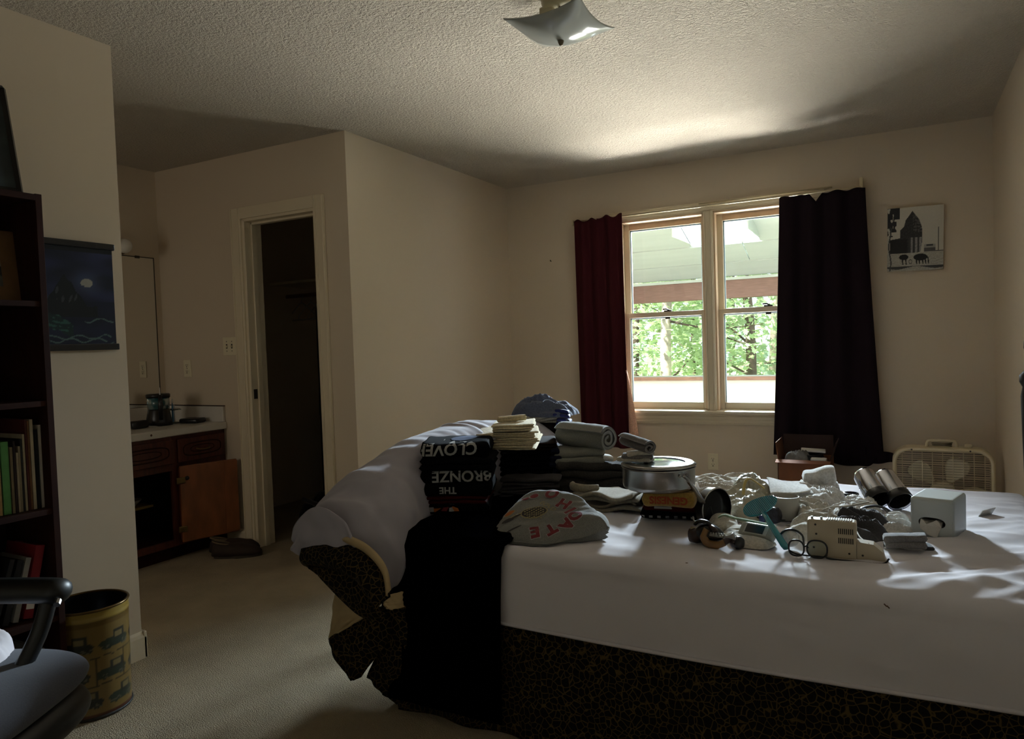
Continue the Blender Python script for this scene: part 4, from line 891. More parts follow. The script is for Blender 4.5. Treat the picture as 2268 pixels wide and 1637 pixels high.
obj('pan_lining', xf(lathe(bm_new(), [(r_-.001, .0075), (r_-.003, -.020), (r_-.012, -.026), (0, -.026)], 48), Mn), M_blackp, t, smooth=True)
for a in (-.5, .3): obj('pan_mark', xf(B(-.002, .002, -.02, .012, -.0255, -.0250), Mn @ Matrix.Translation((.012*a*2, -.01, 0)) @ Matrix.Rotation(a, 4, 'Z')), mat('pan_mark_grey', '3c3c3c', .5), t)
# socks on the lid
M_sk = fabric('sock_grey', '6e6a68', nz=300, na=.25); M_sk2 = fabric('sock_dark_grey', '3e3c3d', nz=300, na=.2)
lz = pz0+.088; sk = Vector((pcx-.075, pcy-.005, lz))
for k, (lb, m) in enumerate((('pale folded sock lowest on the pot lid', F_white2), ('grey folded sock second on the pot lid', M_sk), ('light folded sock right under the rolled grey one', F_white2))):
    mesh_thing('folded_sock', lb, 'sock', folded(sk.x+.012+.008*k, sk.y-.03, lz+.012*k, .11-.01*k, .055, .013, .1+.15*k, 1, 90+k, .004, .004), m, 'socks on the pot lid', smooth=True)
s0 = Vector((sk.x-.045, sk.y+.015, lz+.066)); s1 = Vector((sk.x+.07, sk.y-.065, lz+.052))
mesh_thing('rolled_socks', 'rolled pair of grey socks balanced on the other socks on the pot lid', 'socks', rolled(s0, s1, .027, 1.7, .009, 6, .85), M_sk, smooth=True)

# ================================================================== THE CLUTTER IN THE MIDDLE
def heap_thing(name, label, cat, pts, h, m, seed, cr=.8, fr=22, d=(1, .2), pw=4, Z=.595, z0=.592, group=None, peak=None, nr=24, na=90):
    return mesh_thing(name, label, cat, Heap(P2(*pts, Z=Z), h, seed, cr*1.0, fr*.8, d, pw, .3, peak).mesh(z0, nr, na), m, group, smooth=True)
heap_thing('crumpled_undershirt', 'off-white undershirt crumpled just right of the steel pot', 'undershirt', ((1532, 1092), (1545, 1072), (1590, 1072), (1640, 1078), (1650, 1100), (1600, 1118), (1550, 1112)), .045, F_white2, 101, .9)
heap_thing('crumpled_undershirt', 'pale undershirt lying flat behind the plastic bag', 'undershirt', ((1590, 1072), (1612, 1060), (1660, 1062), (1690, 1076), (1672, 1092), (1610, 1092)), .04, F_white2, 102, .5)
def bag():
    hp = Heap(P2((1612, 1150), (1622, 1110), (1640, 1080), (1675, 1080), (1700, 1100), (1712, 1130), (1680, 1158), (1640, 1160), Z=.59), .075, 33, .8, 17, (1, 1), 2, .8, None); return hp.mesh(.592, 30, 110)
mp = mat('clear_plastic', 'a39f8c', .25, trans=0, bz=60, bs=.5, bd=.01, spec=.8)
t = mesh_thing('plastic_bag', 'crumpled clear plastic bag with a yellow tie, behind the teal scraper', 'bag', bag(), mp, smooth=True)
k0 = atY(1652, 1090, 2.78); obj('tie_handle', T(smooth_path([atY(1646, 1096, 2.58), atY(1650, 1070, 2.59), atY(1659, 1060, 2.60), atY(1672, 1066, 2.61), atY(1693, 1082, 2.62)], 6), .006, n=6, flat=.4), mat('tie_yellow', 'b39b5a', .5), t, smooth=True)
# folded white pile
o, zz, cc = pile([('folded_undershirt', lb, F_white, .024, 3, 'undershirt') for lb in ('white undershirt lowest in the right-hand white pile', 'white undershirt second in the right-hand white pile', 'white undershirt topping the right-hand white pile')], 1716, 1128, 1798, .595, .20, .25, group='white undershirts', seed=111, wob=.012, sag=.012)
mesh_thing('folded_towel', 'white folded washcloth standing at the back of the white pile', 'towel', folded(cc[0]+.075, cc[1]+.14, .595, .12, .09, .105, .2, 2, 119, .016, .02, nu=30), F_white, smooth=True)
heap_thing('crumpled_undershirt', 'long white undershirt sloping down right from the white pile', 'undershirt', ((1760, 1118), (1790, 1080), (1830, 1085), (1850, 1105), (1872, 1130), (1850, 1140), (1800, 1150)), .062, F_white, 121, 1.0, 24, (1, -.55))
heap_thing('crumpled_undershirt', 'white undershirt bunched left of the mug, below the white pile', 'undershirt', ((1680, 1112), (1705, 1094), (1735, 1096), (1740, 1120), (1700, 1128)), .045, F_white2, 122, .8, 26, (1, .6))
heap_thing('crumpled_socks', 'white socks tangled right of the mug', 'socks', ((1765, 1150), (1775, 1125), (1820, 1130), (1850, 1150), (1830, 1170), (1785, 1170)), .042, F_white2, 123, 1.1, 34, (1, -.4))
heap_thing('crumpled_briefs', 'white briefs with loose straps, in front of the tumblers', 'underwear', ((1845, 1160), (1850, 1128), (1900, 1118), (1945, 1130), (1950, 1150), (1900, 1165)), .045, F_white, 124, 1.1, 30, (1, .2))
for k, (pts, Y) in enumerate(((((1712, 1178), (1755, 1160), (1800, 1142), (1838, 1124), (1870, 1122), (1905, 1116), (1925, 1112)), 2.50), (((1838, 1126), (1834, 1150), (1828, 1172)), 2.42))):
    P = [atY(a, b, Y+.0) for a, b in pts]
    mesh_thing('elastic_strap', ('long pale elastic strap crossing the clutter towards the tumblers', 'short pale strap hanging down behind the cream speaker')[k], 'strap', T(smooth_path(P, 6), .006, n=8, flat=.5), F_white2, smooth=True)
heap_thing('crumpled_undershirt', 'grey-white shirt bunched in front of the straps', 'undershirt', ((1745, 1190), (1760, 1168), (1800, 1158), (1850, 1160), (1880, 1172), (1860, 1190), (1800, 1200)), .045, F_white2, 126, .8, 24, (1, .2))
heap_thing('crumpled_tshirt', 'dark grey shirt with pale piping, right of the cream speaker', 't-shirt', ((1850, 1190), (1865, 1160), (1900, 1146), (1950, 1158), (1972, 1192), (1940, 1206), (1880, 1208)), .055, M_sk2, 127, 1.0, 26, (1, -.5))
heap_thing('crumpled_tissue', 'white ankle sock crumpled left of the tissue box', 'sock', ((1945, 1172), (1960, 1152), (2000, 1150), (2018, 1170), (2010, 1192), (1970, 1194)), .036, F_white, 128, 1.0, 34, (1, .2))
for k in range(2):
    P = [atZ(a, b, .640-.004*k) for a, b in (((1868, 1150), (1890, 1165), (1905, 1190), (1925, 1205)), ((1850, 1152), (1880, 1185), (1900, 1205)))[k]]
    mesh_thing('thin_cord', ('thin white cord trailing over the dark grey shirt', 'thin white cord left of the first, over the dark grey shirt')[k], 'cord', T(smooth_path(P, 6), .0018, n=6), F_white, smooth=True)
# folded sock pairs
for k, (lb, px, py, z0) in enumerate((('flat dark grey sock pair with pale edge lying on the sheet', 2012, 1220, .592), ('thicker grey sock pair stacked on the dark one', 2006, 1212, .612))):
    q = atZ(px, py, z0); mesh_thing('folded_socks', lb, 'socks', folded(q.x, q.y, z0, .125-.012*k, .05, .022+.012*k, .15, 2, 130+k, .005, .006), (M_sk2, M_sk)[k], 'folded sock pairs', smooth=True)
    if k == 0: obj('pale_edge', T(smooth_path([(q.x-.06, q.y-.036, .604), (q.x-.02, q.y-.033, .608), (q.x+.02, q.y-.026, .604), (q.x+.06, q.y-.014, .606)], 5), .003, n=6), F_white, bpy.data.objects[[o.name for o in C.objects if o.name.startswith('folded_socks')][-1]], smooth=True)
# mug
q = atZ(1742, 1150, .59); t = thing('mug', 'plain off-white mug standing behind the teal scraper', 'mug', (q.x, q.y, .592)); M_cer = mat('mug_ceramic', 'a9a498', .35)
obj('mug_body', lathe(bm_new(), [(0, .592), (.036, .592), (.041, .598), (.043, .62), (.043, .668), (.040, .670), (.039, .62), (.036, .602), (0, .600)], 36, q.x, q.y), M_cer, t, smooth=True)
obj('handle', T(smooth_path([(q.x+.040, q.y-.005, .655), (q.x+.066, q.y-.012, .650), (q.x+.068, q.y-.012, .625), (q.x+.040, q.y-.005, .612)], 5), .006, n=8), M_cer, t, smooth=True)
# teal scraper
M_teal = mat('teal_plastic', '23808e', .18, spec=.9); M_rib = mat('teal_rib', '5f9fb0', .25, spec=.8)
H = atY(1684, 1120, 2.26); Tp = atY(1690, 1135, 2.245); Te = atZ(1742, 1216, .603); t = thing('teal_scraper', 'teal plastic scraper with a ribbed oval head and long handle', 'scraper', (Te.x, Te.y, .592))
ax = (Te-Tp).normalized(); ea = (atY(1721, 1103, 2.29)-atY(1649, 1137, 2.23)); La = ea.length/2; ea.normalize(); nn = ea.cross(ax).normalized()
if nn.y > 0: nn = -nn
eb = nn.cross(ea).normalized(); Mh = Matrix(((ea.x, eb.x, nn.x, H.x), (ea.y, eb.y, nn.y, H.y), (ea.z, eb.z, nn.z, H.z), (0, 0, 0, 1)))
ov = [(La*math.cos(a)*1.0, .027*math.sin(a)*(1-.15*math.cos(a))) for a in [2*PI*i/32 for i in range(32)]]
obj('head', xf(prism(bm_new(), ov, 'z', -.004, .002), Mh), M_teal, t)
for i in range(-9, 10):
    x = i*La/10.5; hh_ = .025*math.sqrt(max(0, 1-(x/La)**2)); obj('rib', xf(B(x-.0009, x+.0009, -hh_, hh_, .0018, .0042), Mh), M_rib, t)
obj('handle', T([Tp+nn*.002, Tp.lerp(Te, .25), Tp.lerp(Te, .5), Tp.lerp(Te, .9), Te], [.009, .0095, .0105, .0125, .010], n=12, flat=.45), M_teal, t, smooth=True)
obj('handle_edge', T([Tp+nn*.006-ea*.006, Tp.lerp(Te, .5)+nn*.005-ea*.008, Te.lerp(Tp, .1)+nn*.004-ea*.009], .0012, n=6), M_rib, t, smooth=True)
# digital thermometer/clock unit
q = atZ(1678, 1196, .60); t = thing('digital_timer', 'grey oval digital timer with a dark blank display, left of the teal handle', 'timer', (q.x, q.y, .592))
Mq = TR((q.x, q.y+.01, .622), -.32, 0, .75); M_gp = mat('grey_plastic', '9b988c', .35)
obj('body', xf(B(-.058, .058, -.026, .026, -.012, .012, bev=.011, seg=4), Mq), M_gp, t, smooth=True)
obj('bezel', xf(B(-.040, .036, -.019, .019, .010, .0135, bev=.003), Mq), mat('bezel_grey', 'b4b1a5', .4), t); obj('display', xf(B(-.034, .024, -.014, .014, .0130, .0142), Mq), M_blackp, t)
# pale green toothbrush-like strap
P = [atY(a, b, 2.29) for a, b in ((1592, 1146), (1604, 1141), (1625, 1147), (1650, 1152), (1690, 1160), (1720, 1168))]
mesh_thing('lanyard', 'pale green lanyard looped between the small pan and the timer', 'lanyard', T(smooth_path(P, 6), .010, n=8, flat=.35), fabric('pale_green_webbing', '8fa083'), smooth=True)
heap_thing('lanyard_pouch', 'small patterned pouch hanging from the pale green lanyard', 'pouch', ((1572, 1168), (1585, 1150), (1620, 1152), (1635, 1165), (1610, 1185)), .030, F_white2, 140, .5)
heap_thing('crumpled_handkerchief', 'white handkerchief lying behind the figurine', 'handkerchief', ((1600, 1185), (1615, 1168), (1660, 1172), (1720, 1205), (1700, 1215), (1640, 1212)), .022, F_white2, 141, .6)
mesh_thing('black_band', 'black elastic band arching behind the lanyard', 'band', T(smooth_path([atY(a, b, 2.5) for a, b in ((1640, 1152), (1652, 1138), (1668, 1142), (1700, 1152), (1740, 1153))], 6), .004, n=6), M_blackp, smooth=True)
mesh_thing('patterned_case', 'small dark striped case between the teal head and the mug', 'case', folded(*(list(atZ(1708, 1152, .60))[:2]), .594, .06, .03, .045, -.4, 1, 150, .003, .002), mat('striped_case', '2b2c35', .5, nz=60, na=.9), smooth=True)
q = atZ(1688, 1176, .60); t = thing('blue_capped_tube', 'small white tube with a dark blue cap, standing by the timer', 'tube', (q.x, q.y, .592))
obj('tube', lathe(bm_new(), [(0, .592), (.012, .593), (.013, .615), (.008, .622), (0, .622)], 16, q.x, q.y), M_whitep, t, smooth=True); obj('cap', lathe(bm_new(), [(0, .621), (.0095, .621), (.0095, .648), (.006, .651), (0, .651)], 16, q.x, q.y), mat('cap_blue', '2c3160', .4), t, smooth=True)
q = atZ(1750, 1190, .62); mesh_thing('yarn_ball', 'white rolled ball of cloth, ringed by a black band, right of the teal handle', 'ball', (lambda bm: bm)(lathe(bm_new(), [(.026*math.sin(a), .618-.026*math.cos(a)) for a in [PI*i/14 for i in range(15)]], 24, q.x, q.y)), F_white, smooth=True)
mesh_thing('black_band', 'black band curving over the white ball', 'band', T(smooth_path([(q.x-.030, q.y-.01, .622), (q.x-.015, q.y-.008, .640), (q.x+.01, q.y-.006, .645), (q.x+.034, q.y-.004, .630), (q.x+.038, q.y-.01, .603)], 6), .006, n=8, flat=.5), M_blackp, smooth=True)
# cream speaker box
q0 = atZ(1788, 1232, .592); rz = .02; q = q0+Vector((.062, .022, 0)); t = thing('cream_speaker', 'cream plastic speaker box with slotted front, standing on the sheet', 'speaker', (q.x, q.y, .592), rz); M_crp = mat('cream_plastic', 'b3a68e', .45)
obj('body', B(-.062, .064, -.022, .022, 0, .105, bev=.006), M_crp, t, local=True)
obj('foot', prism(bm_new(), [(.064, .0), (.135, .0), (.128, .028), (.105, .048), (.064, .052)], 'y', -.02, .02), M_crp, t, local=True)
for r in range(2):
    for k in range(8): obj('slot', B(.018+.005*k, .0205+.005*k, -.0232, -.0215, .045+.026*r, .063+.026*r-.003), M_slot, t, local=True)
for x, z in ((-.040, .092), (-.038, .066), (-.045, .028), (.045, .018), (.078, .016)): obj('screw', xf(lathe(bm_new(), [(0, .0015), (.0025, .001), (.003, 0)], 10), TR((x, -.022 if x < .07 else -.020, z), rx=PI/2)), M_slot, t, local=True)
for k in range(11): obj('vent_rib', B(-.012+.006*k, -.009+.006*k, -.018, .012, .104, .108), M_crp, t, local=True)
for x in (-.052, -.028): obj('contact', B(x, x+.006, -.012, -.004, .104, .112, bev=.001), M_steel, t, local=True)
# eyeglasses in front
t = thing('eyeglasses', 'black framed eyeglasses lying folded against the cream speaker', 'eyeglasses', (q.x-.03, q.y-.04, .592)); y_ = q.y-.034
def rim(cx, w_, h, z, yy): return [(cx+w_*math.copysign(abs(math.cos(a))**.8, math.cos(a)), yy, z+h*math.copysign(abs(math.sin(a))**.8, math.sin(a))) for a in [2*PI*i/28 for i in range(28)]]
obj('rim', T(rim(q.x-.035, .026, .024, .618, y_), .0026, n=6, closed=True), M_blackp, t, smooth=True); obj('rim', T(rim(q.x-.088, .020, .022, .618, y_-.008), .0026, n=6, closed=True), M_blackp, t, smooth=True)
for cx, w_, yy in ((q.x-.035, .025, y_), (q.x-.088, .019, y_-.008)): obj('lens', prism(bm_new(), [(p[0], p[2]) for p in rim(cx, w_, .022, .618, 0)], 'y', yy-.0007, yy+.0007), GLASS, t)
obj('bridge', T([(q.x-.068, y_-.004, .622), (q.x-.062, y_-.006, .627), (q.x-.058, y_-.002, .620)], .0026, n=6), M_blackp, t, smooth=True)
obj('temple', T(smooth_path([(q.x-.01, y_, .606), (q.x-.006, y_-.004, .596), (q.x+.06, y_-.004, .5955), (q.x+.125, y_-.004, .596), (q.x+.142, y_-.004, .612)], 5), .0026, n=6), M_blackp, t, smooth=True)
obj('temple', T(smooth_path([(q.x-.108, y_-.008, .610), (q.x-.085, y_+.004, .597), (q.x-.02, y_+.006, .5955)], 5), .0026, n=6), M_blackp, t, smooth=True)
# figurine
q = atZ(1585, 1208, .592); t = thing('figurine', 'small carved figurine of a musician lying on its side on the sheet', 'figurine', (q.x, q.y, .592), -.08)
M_fb = mat('figurine_dark_brown', '2c1710', .35); M_ft = mat('figurine_tan', '7a5a33', .4); M_fk = mat('figurine_black', '0a0909', .3); M_fs = mat('figurine_silver', '8f8d88', .35, .6); M_fw = mat('figurine_cream', '9b8c70', .5)
obj('trousers', T([(-.078, 0, .022), (-.060, 0, .024), (-.040, 0, .027)], [.020, .024, .022], n=14), M_fb, t, local=True, smooth=True); obj('waistband', T([(-.074, -.001, .044), (-.050, -.003, .042)], [.006, .006], n=8), M_fw, t, local=True)
obj('torso', T(smooth_path([(-.052, 0, .026), (-.03, 0, .034), (-.012, 0, .034), (.010, 0, .030), (.022, 0, .028)], 4), [.020, .022, .025, .028, .030, .031, .032, .031, .029, .027, .025, .023, .021, .018, .016, .014, .012], n=16), M_fk, t, local=True, smooth=True)
obj('sleeve', T(smooth_path([(-.018, -.022, .052), (-.026, -.028, .030), (-.014, -.030, .012), (.014, -.028, .010), (.034, -.022, .018)], 5), [.010]*5+[.012]*11+[.010]*5, n=12), M_ft, t, local=True, smooth=True)
obj('hand', T(smooth_path([(.032, -.022, .018), (.042, -.016, .026), (.050, -.012, .034)], 4), [.009, .010, .010, .010, .009, .008, .007, .006, .005], n=10), M_fb, t, local=True, smooth=True)
obj('arm', T(smooth_path([(-.010, -.012, .058), (.004, -.026, .056), (.012, -.030, .048)], 4), .008, n=10), M_fb, t, local=True, smooth=True)
hdm = lathe(bm_new(), [(.017*math.sin(a)*(1+.1*math.cos(a)), -.019*math.cos(a)) for a in [PI*i/12 for i in range(13)]], 18); obj('head', xf(hdm, TR((.062, -.004, .018), ry=PI/2, rz=0)), M_fb, t, local=True, smooth=True)
obj('hair', xf(lathe(bm_new(), [(0, .020), (.012, .018), (.019, .008), (.020, -.002), (.016, -.006)], 16), TR((.066, -.002, .017), ry=PI/2)), M_fk, t, local=True, smooth=True)
obj('nose', xf(B(-.003, .003, -.003, .003, -.004, .004, bev=.002), TR((.060, -.021, .018))), M_fb, t, local=True)
obj('trumpet', T([(-.006, -.034, .040), (.02, -.036, .038), (.046, -.034, .040), (.058, -.034, .042), (.066, -.034, .044)], [.004, .0035, .0035, .007, .012], n=12), M_fs, t, local=True, smooth=True)
for k in range(6): obj('trumpet_valve', T([(-.002+.008*k, -.038, .038), (-.002+.008*k, -.036, .048)], .0028, n=8), M_fs, t, local=True, smooth=True)
obj('jacket_flap', T(smooth_path([(-.058, -.01, .060), (-.044, -.012, .072), (-.02, -.01, .070), (-.008, -.008, .060)], 4), .009, n=10, flat=.6), M_fk, t, local=True, smooth=True)
obj('scarf', T(smooth_path([(-.066, -.004, .082), (-.060, -.008, .068), (-.040, -.010, .070), (-.020, -.010, .058)], 4), .0025, n=6), M_fs, t, local=True, smooth=True)
# tissue box cover
q0 = atZ(2016, 1186, .592); rz = math.atan2(-.030, .105); TW, TD, TH = .118, .150, .122
c_ = q0+Vector((math.cos(rz)*TW/2-math.sin(rz)*TD/2, math.sin(rz)*TW/2+math.cos(rz)*TD/2, 0)); c_.z = .591
t = thing('tissue_box_cover', 'white square tissue box cover with an oval opening facing the room', 'tissue box', tuple(c_), rz); M_tb = mat('tissue_cover_white', 'aeb2ae', .4)
cover = obj('cover', B(-TW/2, TW/2, -TD/2, TD/2, 0, TH, bev=.010, seg=4), M_tb, t, local=True, smooth=False)
def oval(hw_, hh_, n=40): return [(hw_*math.copysign(abs(math.cos(2*PI*i/n))**.75, math.cos(2*PI*i/n)), .048+hh_*math.copysign(abs(math.sin(2*PI*i/n))**.9, math.sin(2*PI*i/n))) for i in range(n)]
cut = prism(bm_new(), oval(.036, .016), 'y', -TD/2-.03, -TD/2+.05); cm = bpy.data.meshes.new('cut'); cut.to_mesh(cm); cut.free(); co = bpy.data.objects.new('cut', cm); C.objects.link(co); co.matrix_world = ROOTM[t.name]
cover.parent = None; cover.matrix_world = ROOTM[t.name]; md = cover.modifiers.new('b', 'BOOLEAN'); md.operation = 'DIFFERENCE'; md.object = co; md.solver = 'EXACT'
bpy.context.view_layer.update(); dg = bpy.context.evaluated_depsgraph_get(); nm_ = bpy.data.meshes.new_from_object(cover.evaluated_get(dg)); cover.modifiers.clear(); cover.data = nm_; bpy.data.objects.remove(co); cover.parent = t; cover.matrix_world = ROOTM[t.name]; cover.matrix_parent_inverse = Matrix.Identity(4); cover.matrix_basis = Matrix.Identity(4)
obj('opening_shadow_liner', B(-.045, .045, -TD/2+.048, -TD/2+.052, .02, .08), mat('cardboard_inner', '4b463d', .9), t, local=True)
tp = [(-.028, .058), (-.020, .052), (-.012, .044), (.002, .052), (.014, .059), (.022, .050), (.026, .038), (.020, .022), (.013, .004), (-.008, .014), (-.030, .028), (-.031, .044)]
bm = bm_new(); F0 = [bm.verts.new((x, -TD/2-.004-.006*math.sin((x+.03)*60)**2, z)) for x, z in tp]; K0 = [bm.verts.new((x*.9, -TD/2+.030, .050+(z-.048)*.2)) for x, z in tp]
bm.faces.new(F0[::-1])
for i in list(range(0, 7))+[10, 11]: j = (i+1) % len(tp); bm.faces.new((F0[i], F0[j], K0[j], K0[i]))
obj('tissue', bm, mat('tissue_paper', 'c2bbaf', .9), t, local=True, solid=.0008)
# tumblers
M_tin = mat('tumbler_inside', '08080a', .5)
for k, (px, py, lb) in enumerate(((1950, 1133, 'left one of two chrome tumblers lying on the far side of the bed'), (1996, 1137, 'right one of two chrome tumblers lying behind the tissue box cover'))):
    b0 = atZ(px, py, .592); ax = Vector((-.42, .66, .56)).normalized(); R_ = .041; b0 = b0+Vector((0, .02, R_*math.sqrt(1-ax.z**2)+.001))
    Mx = Matrix.Translation(b0) @ ax.to_track_quat('Z', 'Y').to_matrix().to_4x4(); t = thing('chrome_tumbler', lb, 'tumbler', (b0.x, b0.y, .592), group='chrome tumblers')
    obj('shell', xf(lathe(bm_new(), [(R_-.003, .004), (R_, 0), (R_+.001, .004), (R_*.98, .06), (R_*.93, .118), (R_*.86, .128), (0, .130)], 40), Mx), M_chrome, t, smooth=True)
    obj('inside', xf(lathe(bm_new(), [(R_-.003, .004), (R_*.95, .06), (R_*.86, .12), (0, .122)], 40), Mx), M_tin, t, smooth=True)
    obj('black_base', xf(lathe(bm_new(), [(R_+.0015, -.001), (R_+.0025, .001), (R_+.0012, .030), (R_, .031)], 40), Mx), M_blackp, t, smooth=True)
# watch strap, hand mirror-like gauge, folded paper
P = [atZ(a, b, .61+.012*math.sin(i)) for i, (a, b) in enumerate(((1902, 1150), (1912, 1134), (1940, 1132), (1962, 1142), (1975, 1156)))]
mesh_thing('watch_strap', 'black watch strap arching over the white briefs', 'watch strap', T(smooth_path([Vector((p.x, p.y, .622+.016*math.sin(i/4*PI))) for i, p in enumerate(P)], 6), .009, n=8, flat=.3), M_blackp, smooth=True)
q = atZ(1884, 1096, .595); t = thing('pocket_mirror', 'small dark rimmed pocket mirror with a thin stem, lying behind the white shirts', 'mirror', (q.x, q.y, .592))
obj('rim', xf(lathe(bm_new(), [(0, 0), (.026, 0), (.030, .004), (.028, .010), (.022, .011)], 28), TR((q.x, q.y, .593))), M_blackp, t, smooth=True); obj('mirror_glass', xf(lathe(bm_new(), [(0, .0125), (.022, .011)], 28), TR((q.x, q.y, .593))), M_chrome, t, smooth=True)
obj('stem', T([(q.x-.024, q.y-.004, .600), (q.x-.07, q.y-.012, .597), (q.x-.10, q.y-.02, .594)], [.005, .003, .002], n=8), M_blackp, t, smooth=True)
q = atZ(2180, 1140, .60); mesh_thing('folded_paper', 'small folded white paper standing right behind the tissue box cover', 'paper', xf(B(-.04, .04, -.001, .001, 0, .03), TR((q.x, q.y, .594), 1.0, 0, .5)), M_whitep)
mesh_thing('paper_scraps', 'crinkled wrapper beside the white briefs, in front of the tumblers', 'wrapper', Heap(P2((1860, 1122), (1885, 1112), (1910, 1116), (1915, 1126), (1880, 1130)), .022, 161, 1.2, 60, (1, 0), 3).mesh(.594, 12, 40), mat('wrapper_cream', 'b0a28c', .4, nz=50, na=.4), smooth=True)
# ================================================================== BY THE WINDOW: BOX AND FAN
M_cb = mat('cardboard', '74482e', .9, nz=20, na=.08); M_cbd = mat('cardboard_dark_print', '321c15', .8)
a0, a1 = atY(1722, 1015, 4.62), atY(1838, 1015, 4.62); zt = a0.z-.01
t = thing('cardboard_box', 'open brown cardboard box full of odds and ends under the dark curtain', 'box', ((a0.x+a1.x)/2, 4.72, 0))
x0, x1, y0, y1 = a0.x, a1.x, 4.62, 4.90
for nm, q in (('front_panel', (x0, x1, y0, y0+.005, .0, zt)), ('back_panel', (x0, x1, y1-.005, y1, .0, zt)), ('side_panel', (x0, x0+.005, y0, y1, .0, zt)), ('side_panel', (x1-.005, x1, y0, y1, .0, zt)), ('bottom_panel', (x0, x1, y0, y1, .0, .006))): obj(nm, B(*q), M_cb, t)
obj('flap', B(x0, x1, y1-.006, y1-.002, zt, zt+.125), M_cbd, t); obj('flap', prism(bm_new(), [(x0, zt), (x0-.012, zt+.105), (x0-.008, zt+.106), (x0+.005, zt)], 'y', y0+.01, y1-.01), M_cb, t); obj('flap', prism(bm_new(), [(x1-.005, zt), (x1+.030, zt+.11), (x1+.034, zt+.11), (x1, zt)], 'y', y0+.01, y1-.01), M_cbd, t)
obj('flap', prism(bm_new(), [(y0, zt), (y0-.045, zt-.012), (y0-.045, zt-.008), (y0+.004, zt+.004)], 'x', x0-.008, x1+.004), M_cb, t)
obj('filler', B(x0+.01, x1-.01, y0+.01, y1-.01, .01, zt-.03), M_blackp, t)
mesh_thing('crumpled_wrapper', 'crumpled dark wrapper in the cardboard box', 'wrapper', Heap([(x0+.03, y0+.04), (x0+.16, y0+.03), (x0+.18, y0+.12), (x0+.05, y0+.14)], .06, 201, 1, 40).mesh(zt-.03, 14, 50), mat('wrapper_dark', '6b6a68', .3), smooth=True)
mesh_thing('paper_packet', 'white paper packet on top of the things in the cardboard box', 'packet', xf(B(-.07, .07, -.04, .04, 0, .015, bev=.004), TR(((x0+x1)/2+.04, y0+.16, zt+.035), .1, .05)), M_whitep)
mesh_thing('cable_bundle', 'black cables heaped in the cardboard box under the packet', 'cables', T([((x0+x1)/2+.03+.08*math.cos(i*.7)*(1-.01*i), y0+.14+.07*math.sin(i*.7), zt-.01+.0012*i) for i in range(30)], .007, n=6), M_blackp, smooth=True)
mesh_thing('white_charger', 'white charger at the front right of the cardboard box', 'charger', B(x1-.11, x1-.02, y0+.02, y0+.07, zt-.03, zt+.015, bev=.006), M_whitep)
# box fan
M_fan = mat('fan_enamel', 'cabd9e', .45); M_fg = mat('fan_grille', '4a4438', .5); M_blade = mat('fan_blade', 'cfc3a5', .4)
f0, f1 = atY(1976, 1000, 4.62), atY(2206, 1000, 4.62); fw2 = (f1.x-f0.x)/2; fcx = (f0.x+f1.x)/2; FT = atY(2090, 993, 4.62).z; rad = .085; FB = .02; fy0, fy1 = 4.62, 4.73
t = thing('box_fan', 'almond coloured box fan standing on the floor in the corner behind the bed', 'fan', (fcx, 4.68, 0))
def rrect(w_, z0, z1, r, n=8):
    P = []
    for cx, cz, a0_ in ((w_-r, z1-r, 0), (-w_+r, z1-r, PI/2), (-w_+r, z0+r, PI), (w_-r, z0+r, 1.5*PI)):
        for i in range(n+1): a = a0_+i*PI/2/n; P.append((fcx+cx+r*math.cos(a), cz+r*math.sin(a)))
    return P
def ring(P, Q, ya, yb):
    n = len(P); vs = [(p[0], ya, p[1]) for p in P]+[(p[0], ya, p[1]) for p in Q]+[(p[0], yb, p[1]) for p in Q]+[(p[0], yb, p[1]) for p in P]; fs = []
    for i in range(n):
        j = (i+1) % n
        for k in range(4): fs.append((k*n+i, k*n+j, ((k+1) % 4)*n+j, ((k+1) % 4)*n+i))
    return vs, fs
obj('housing', ring(rrect(fw2, FB, FT, rad), rrect(fw2-.006, FB+.006, FT-.006, rad-.005), fy0+.01, fy1), M_fan, t)
obj('front_rim', T([(p[0], fy0+.006, p[1]) for p in rrect(fw2-.012, FB+.012, FT-.012, rad-.01)], .011, n=8, closed=True), M_fan, t, smooth=True)
bm = bm_new(); zc = (FT+FB)/2
def half(z):
    e = max(0, abs(z-zc)-((FT-FB)/2-rad)); return fw2-.02-(rad-math.sqrt(max(0, rad*rad-e*e)))
for i in range(34):
    z = FB+.03+(FT-FB-.06)*i/33; h_ = half(z); box(bm, fcx-h_, fcx+h_, fy0+.008, fy0+.010, z-.0008, z+.0008)
obj('grille', bm, M_fg, t, kind='stuff')
for i in range(9):
    x = fcx-fw2+.05+(2*fw2-.10)*i/8; e = max(0, abs(x-fcx)-(fw2-rad)); h_ = (FT-FB)/2-.02-(rad-math.sqrt(max(0, rad*rad-e*e))); obj('grille_bar', B(x-.0018, x+.0018, fy0+.003, fy0+.008, zc-h_, zc+h_), M_fan, t)
bm = bm_new()
for i in range(40):
    z = FB+.03+(FT-FB-.06)*i/39; h_ = half(z); box(bm, fcx-h_, fcx+h_, fy1-.006, fy1-.003, z-.001, z+.001)
obj('rear_grille', bm, M_slot, t, kind='stuff')
for k in range(5):
    a0_ = 1.10+k*2*PI/5
    def bl(u, v):
        r = .055+(.21-.055)*v; w_ = (.22+.34*math.sin(min(1, v*1.1)*PI*.62))*(1-.35*v**3); a = a0_+(u-.5)*2*w_*.75; e = 1-.06*(2*u-1)**4*v
        return (fcx+r*e*math.cos(a), (fy0+fy1)/2-.012+(u-.5)*.035, zc+.02+r*e*math.sin(a))
    obj('blade', grid(bl, 12, 12), M_blade, t, smooth=True, solid=.002)
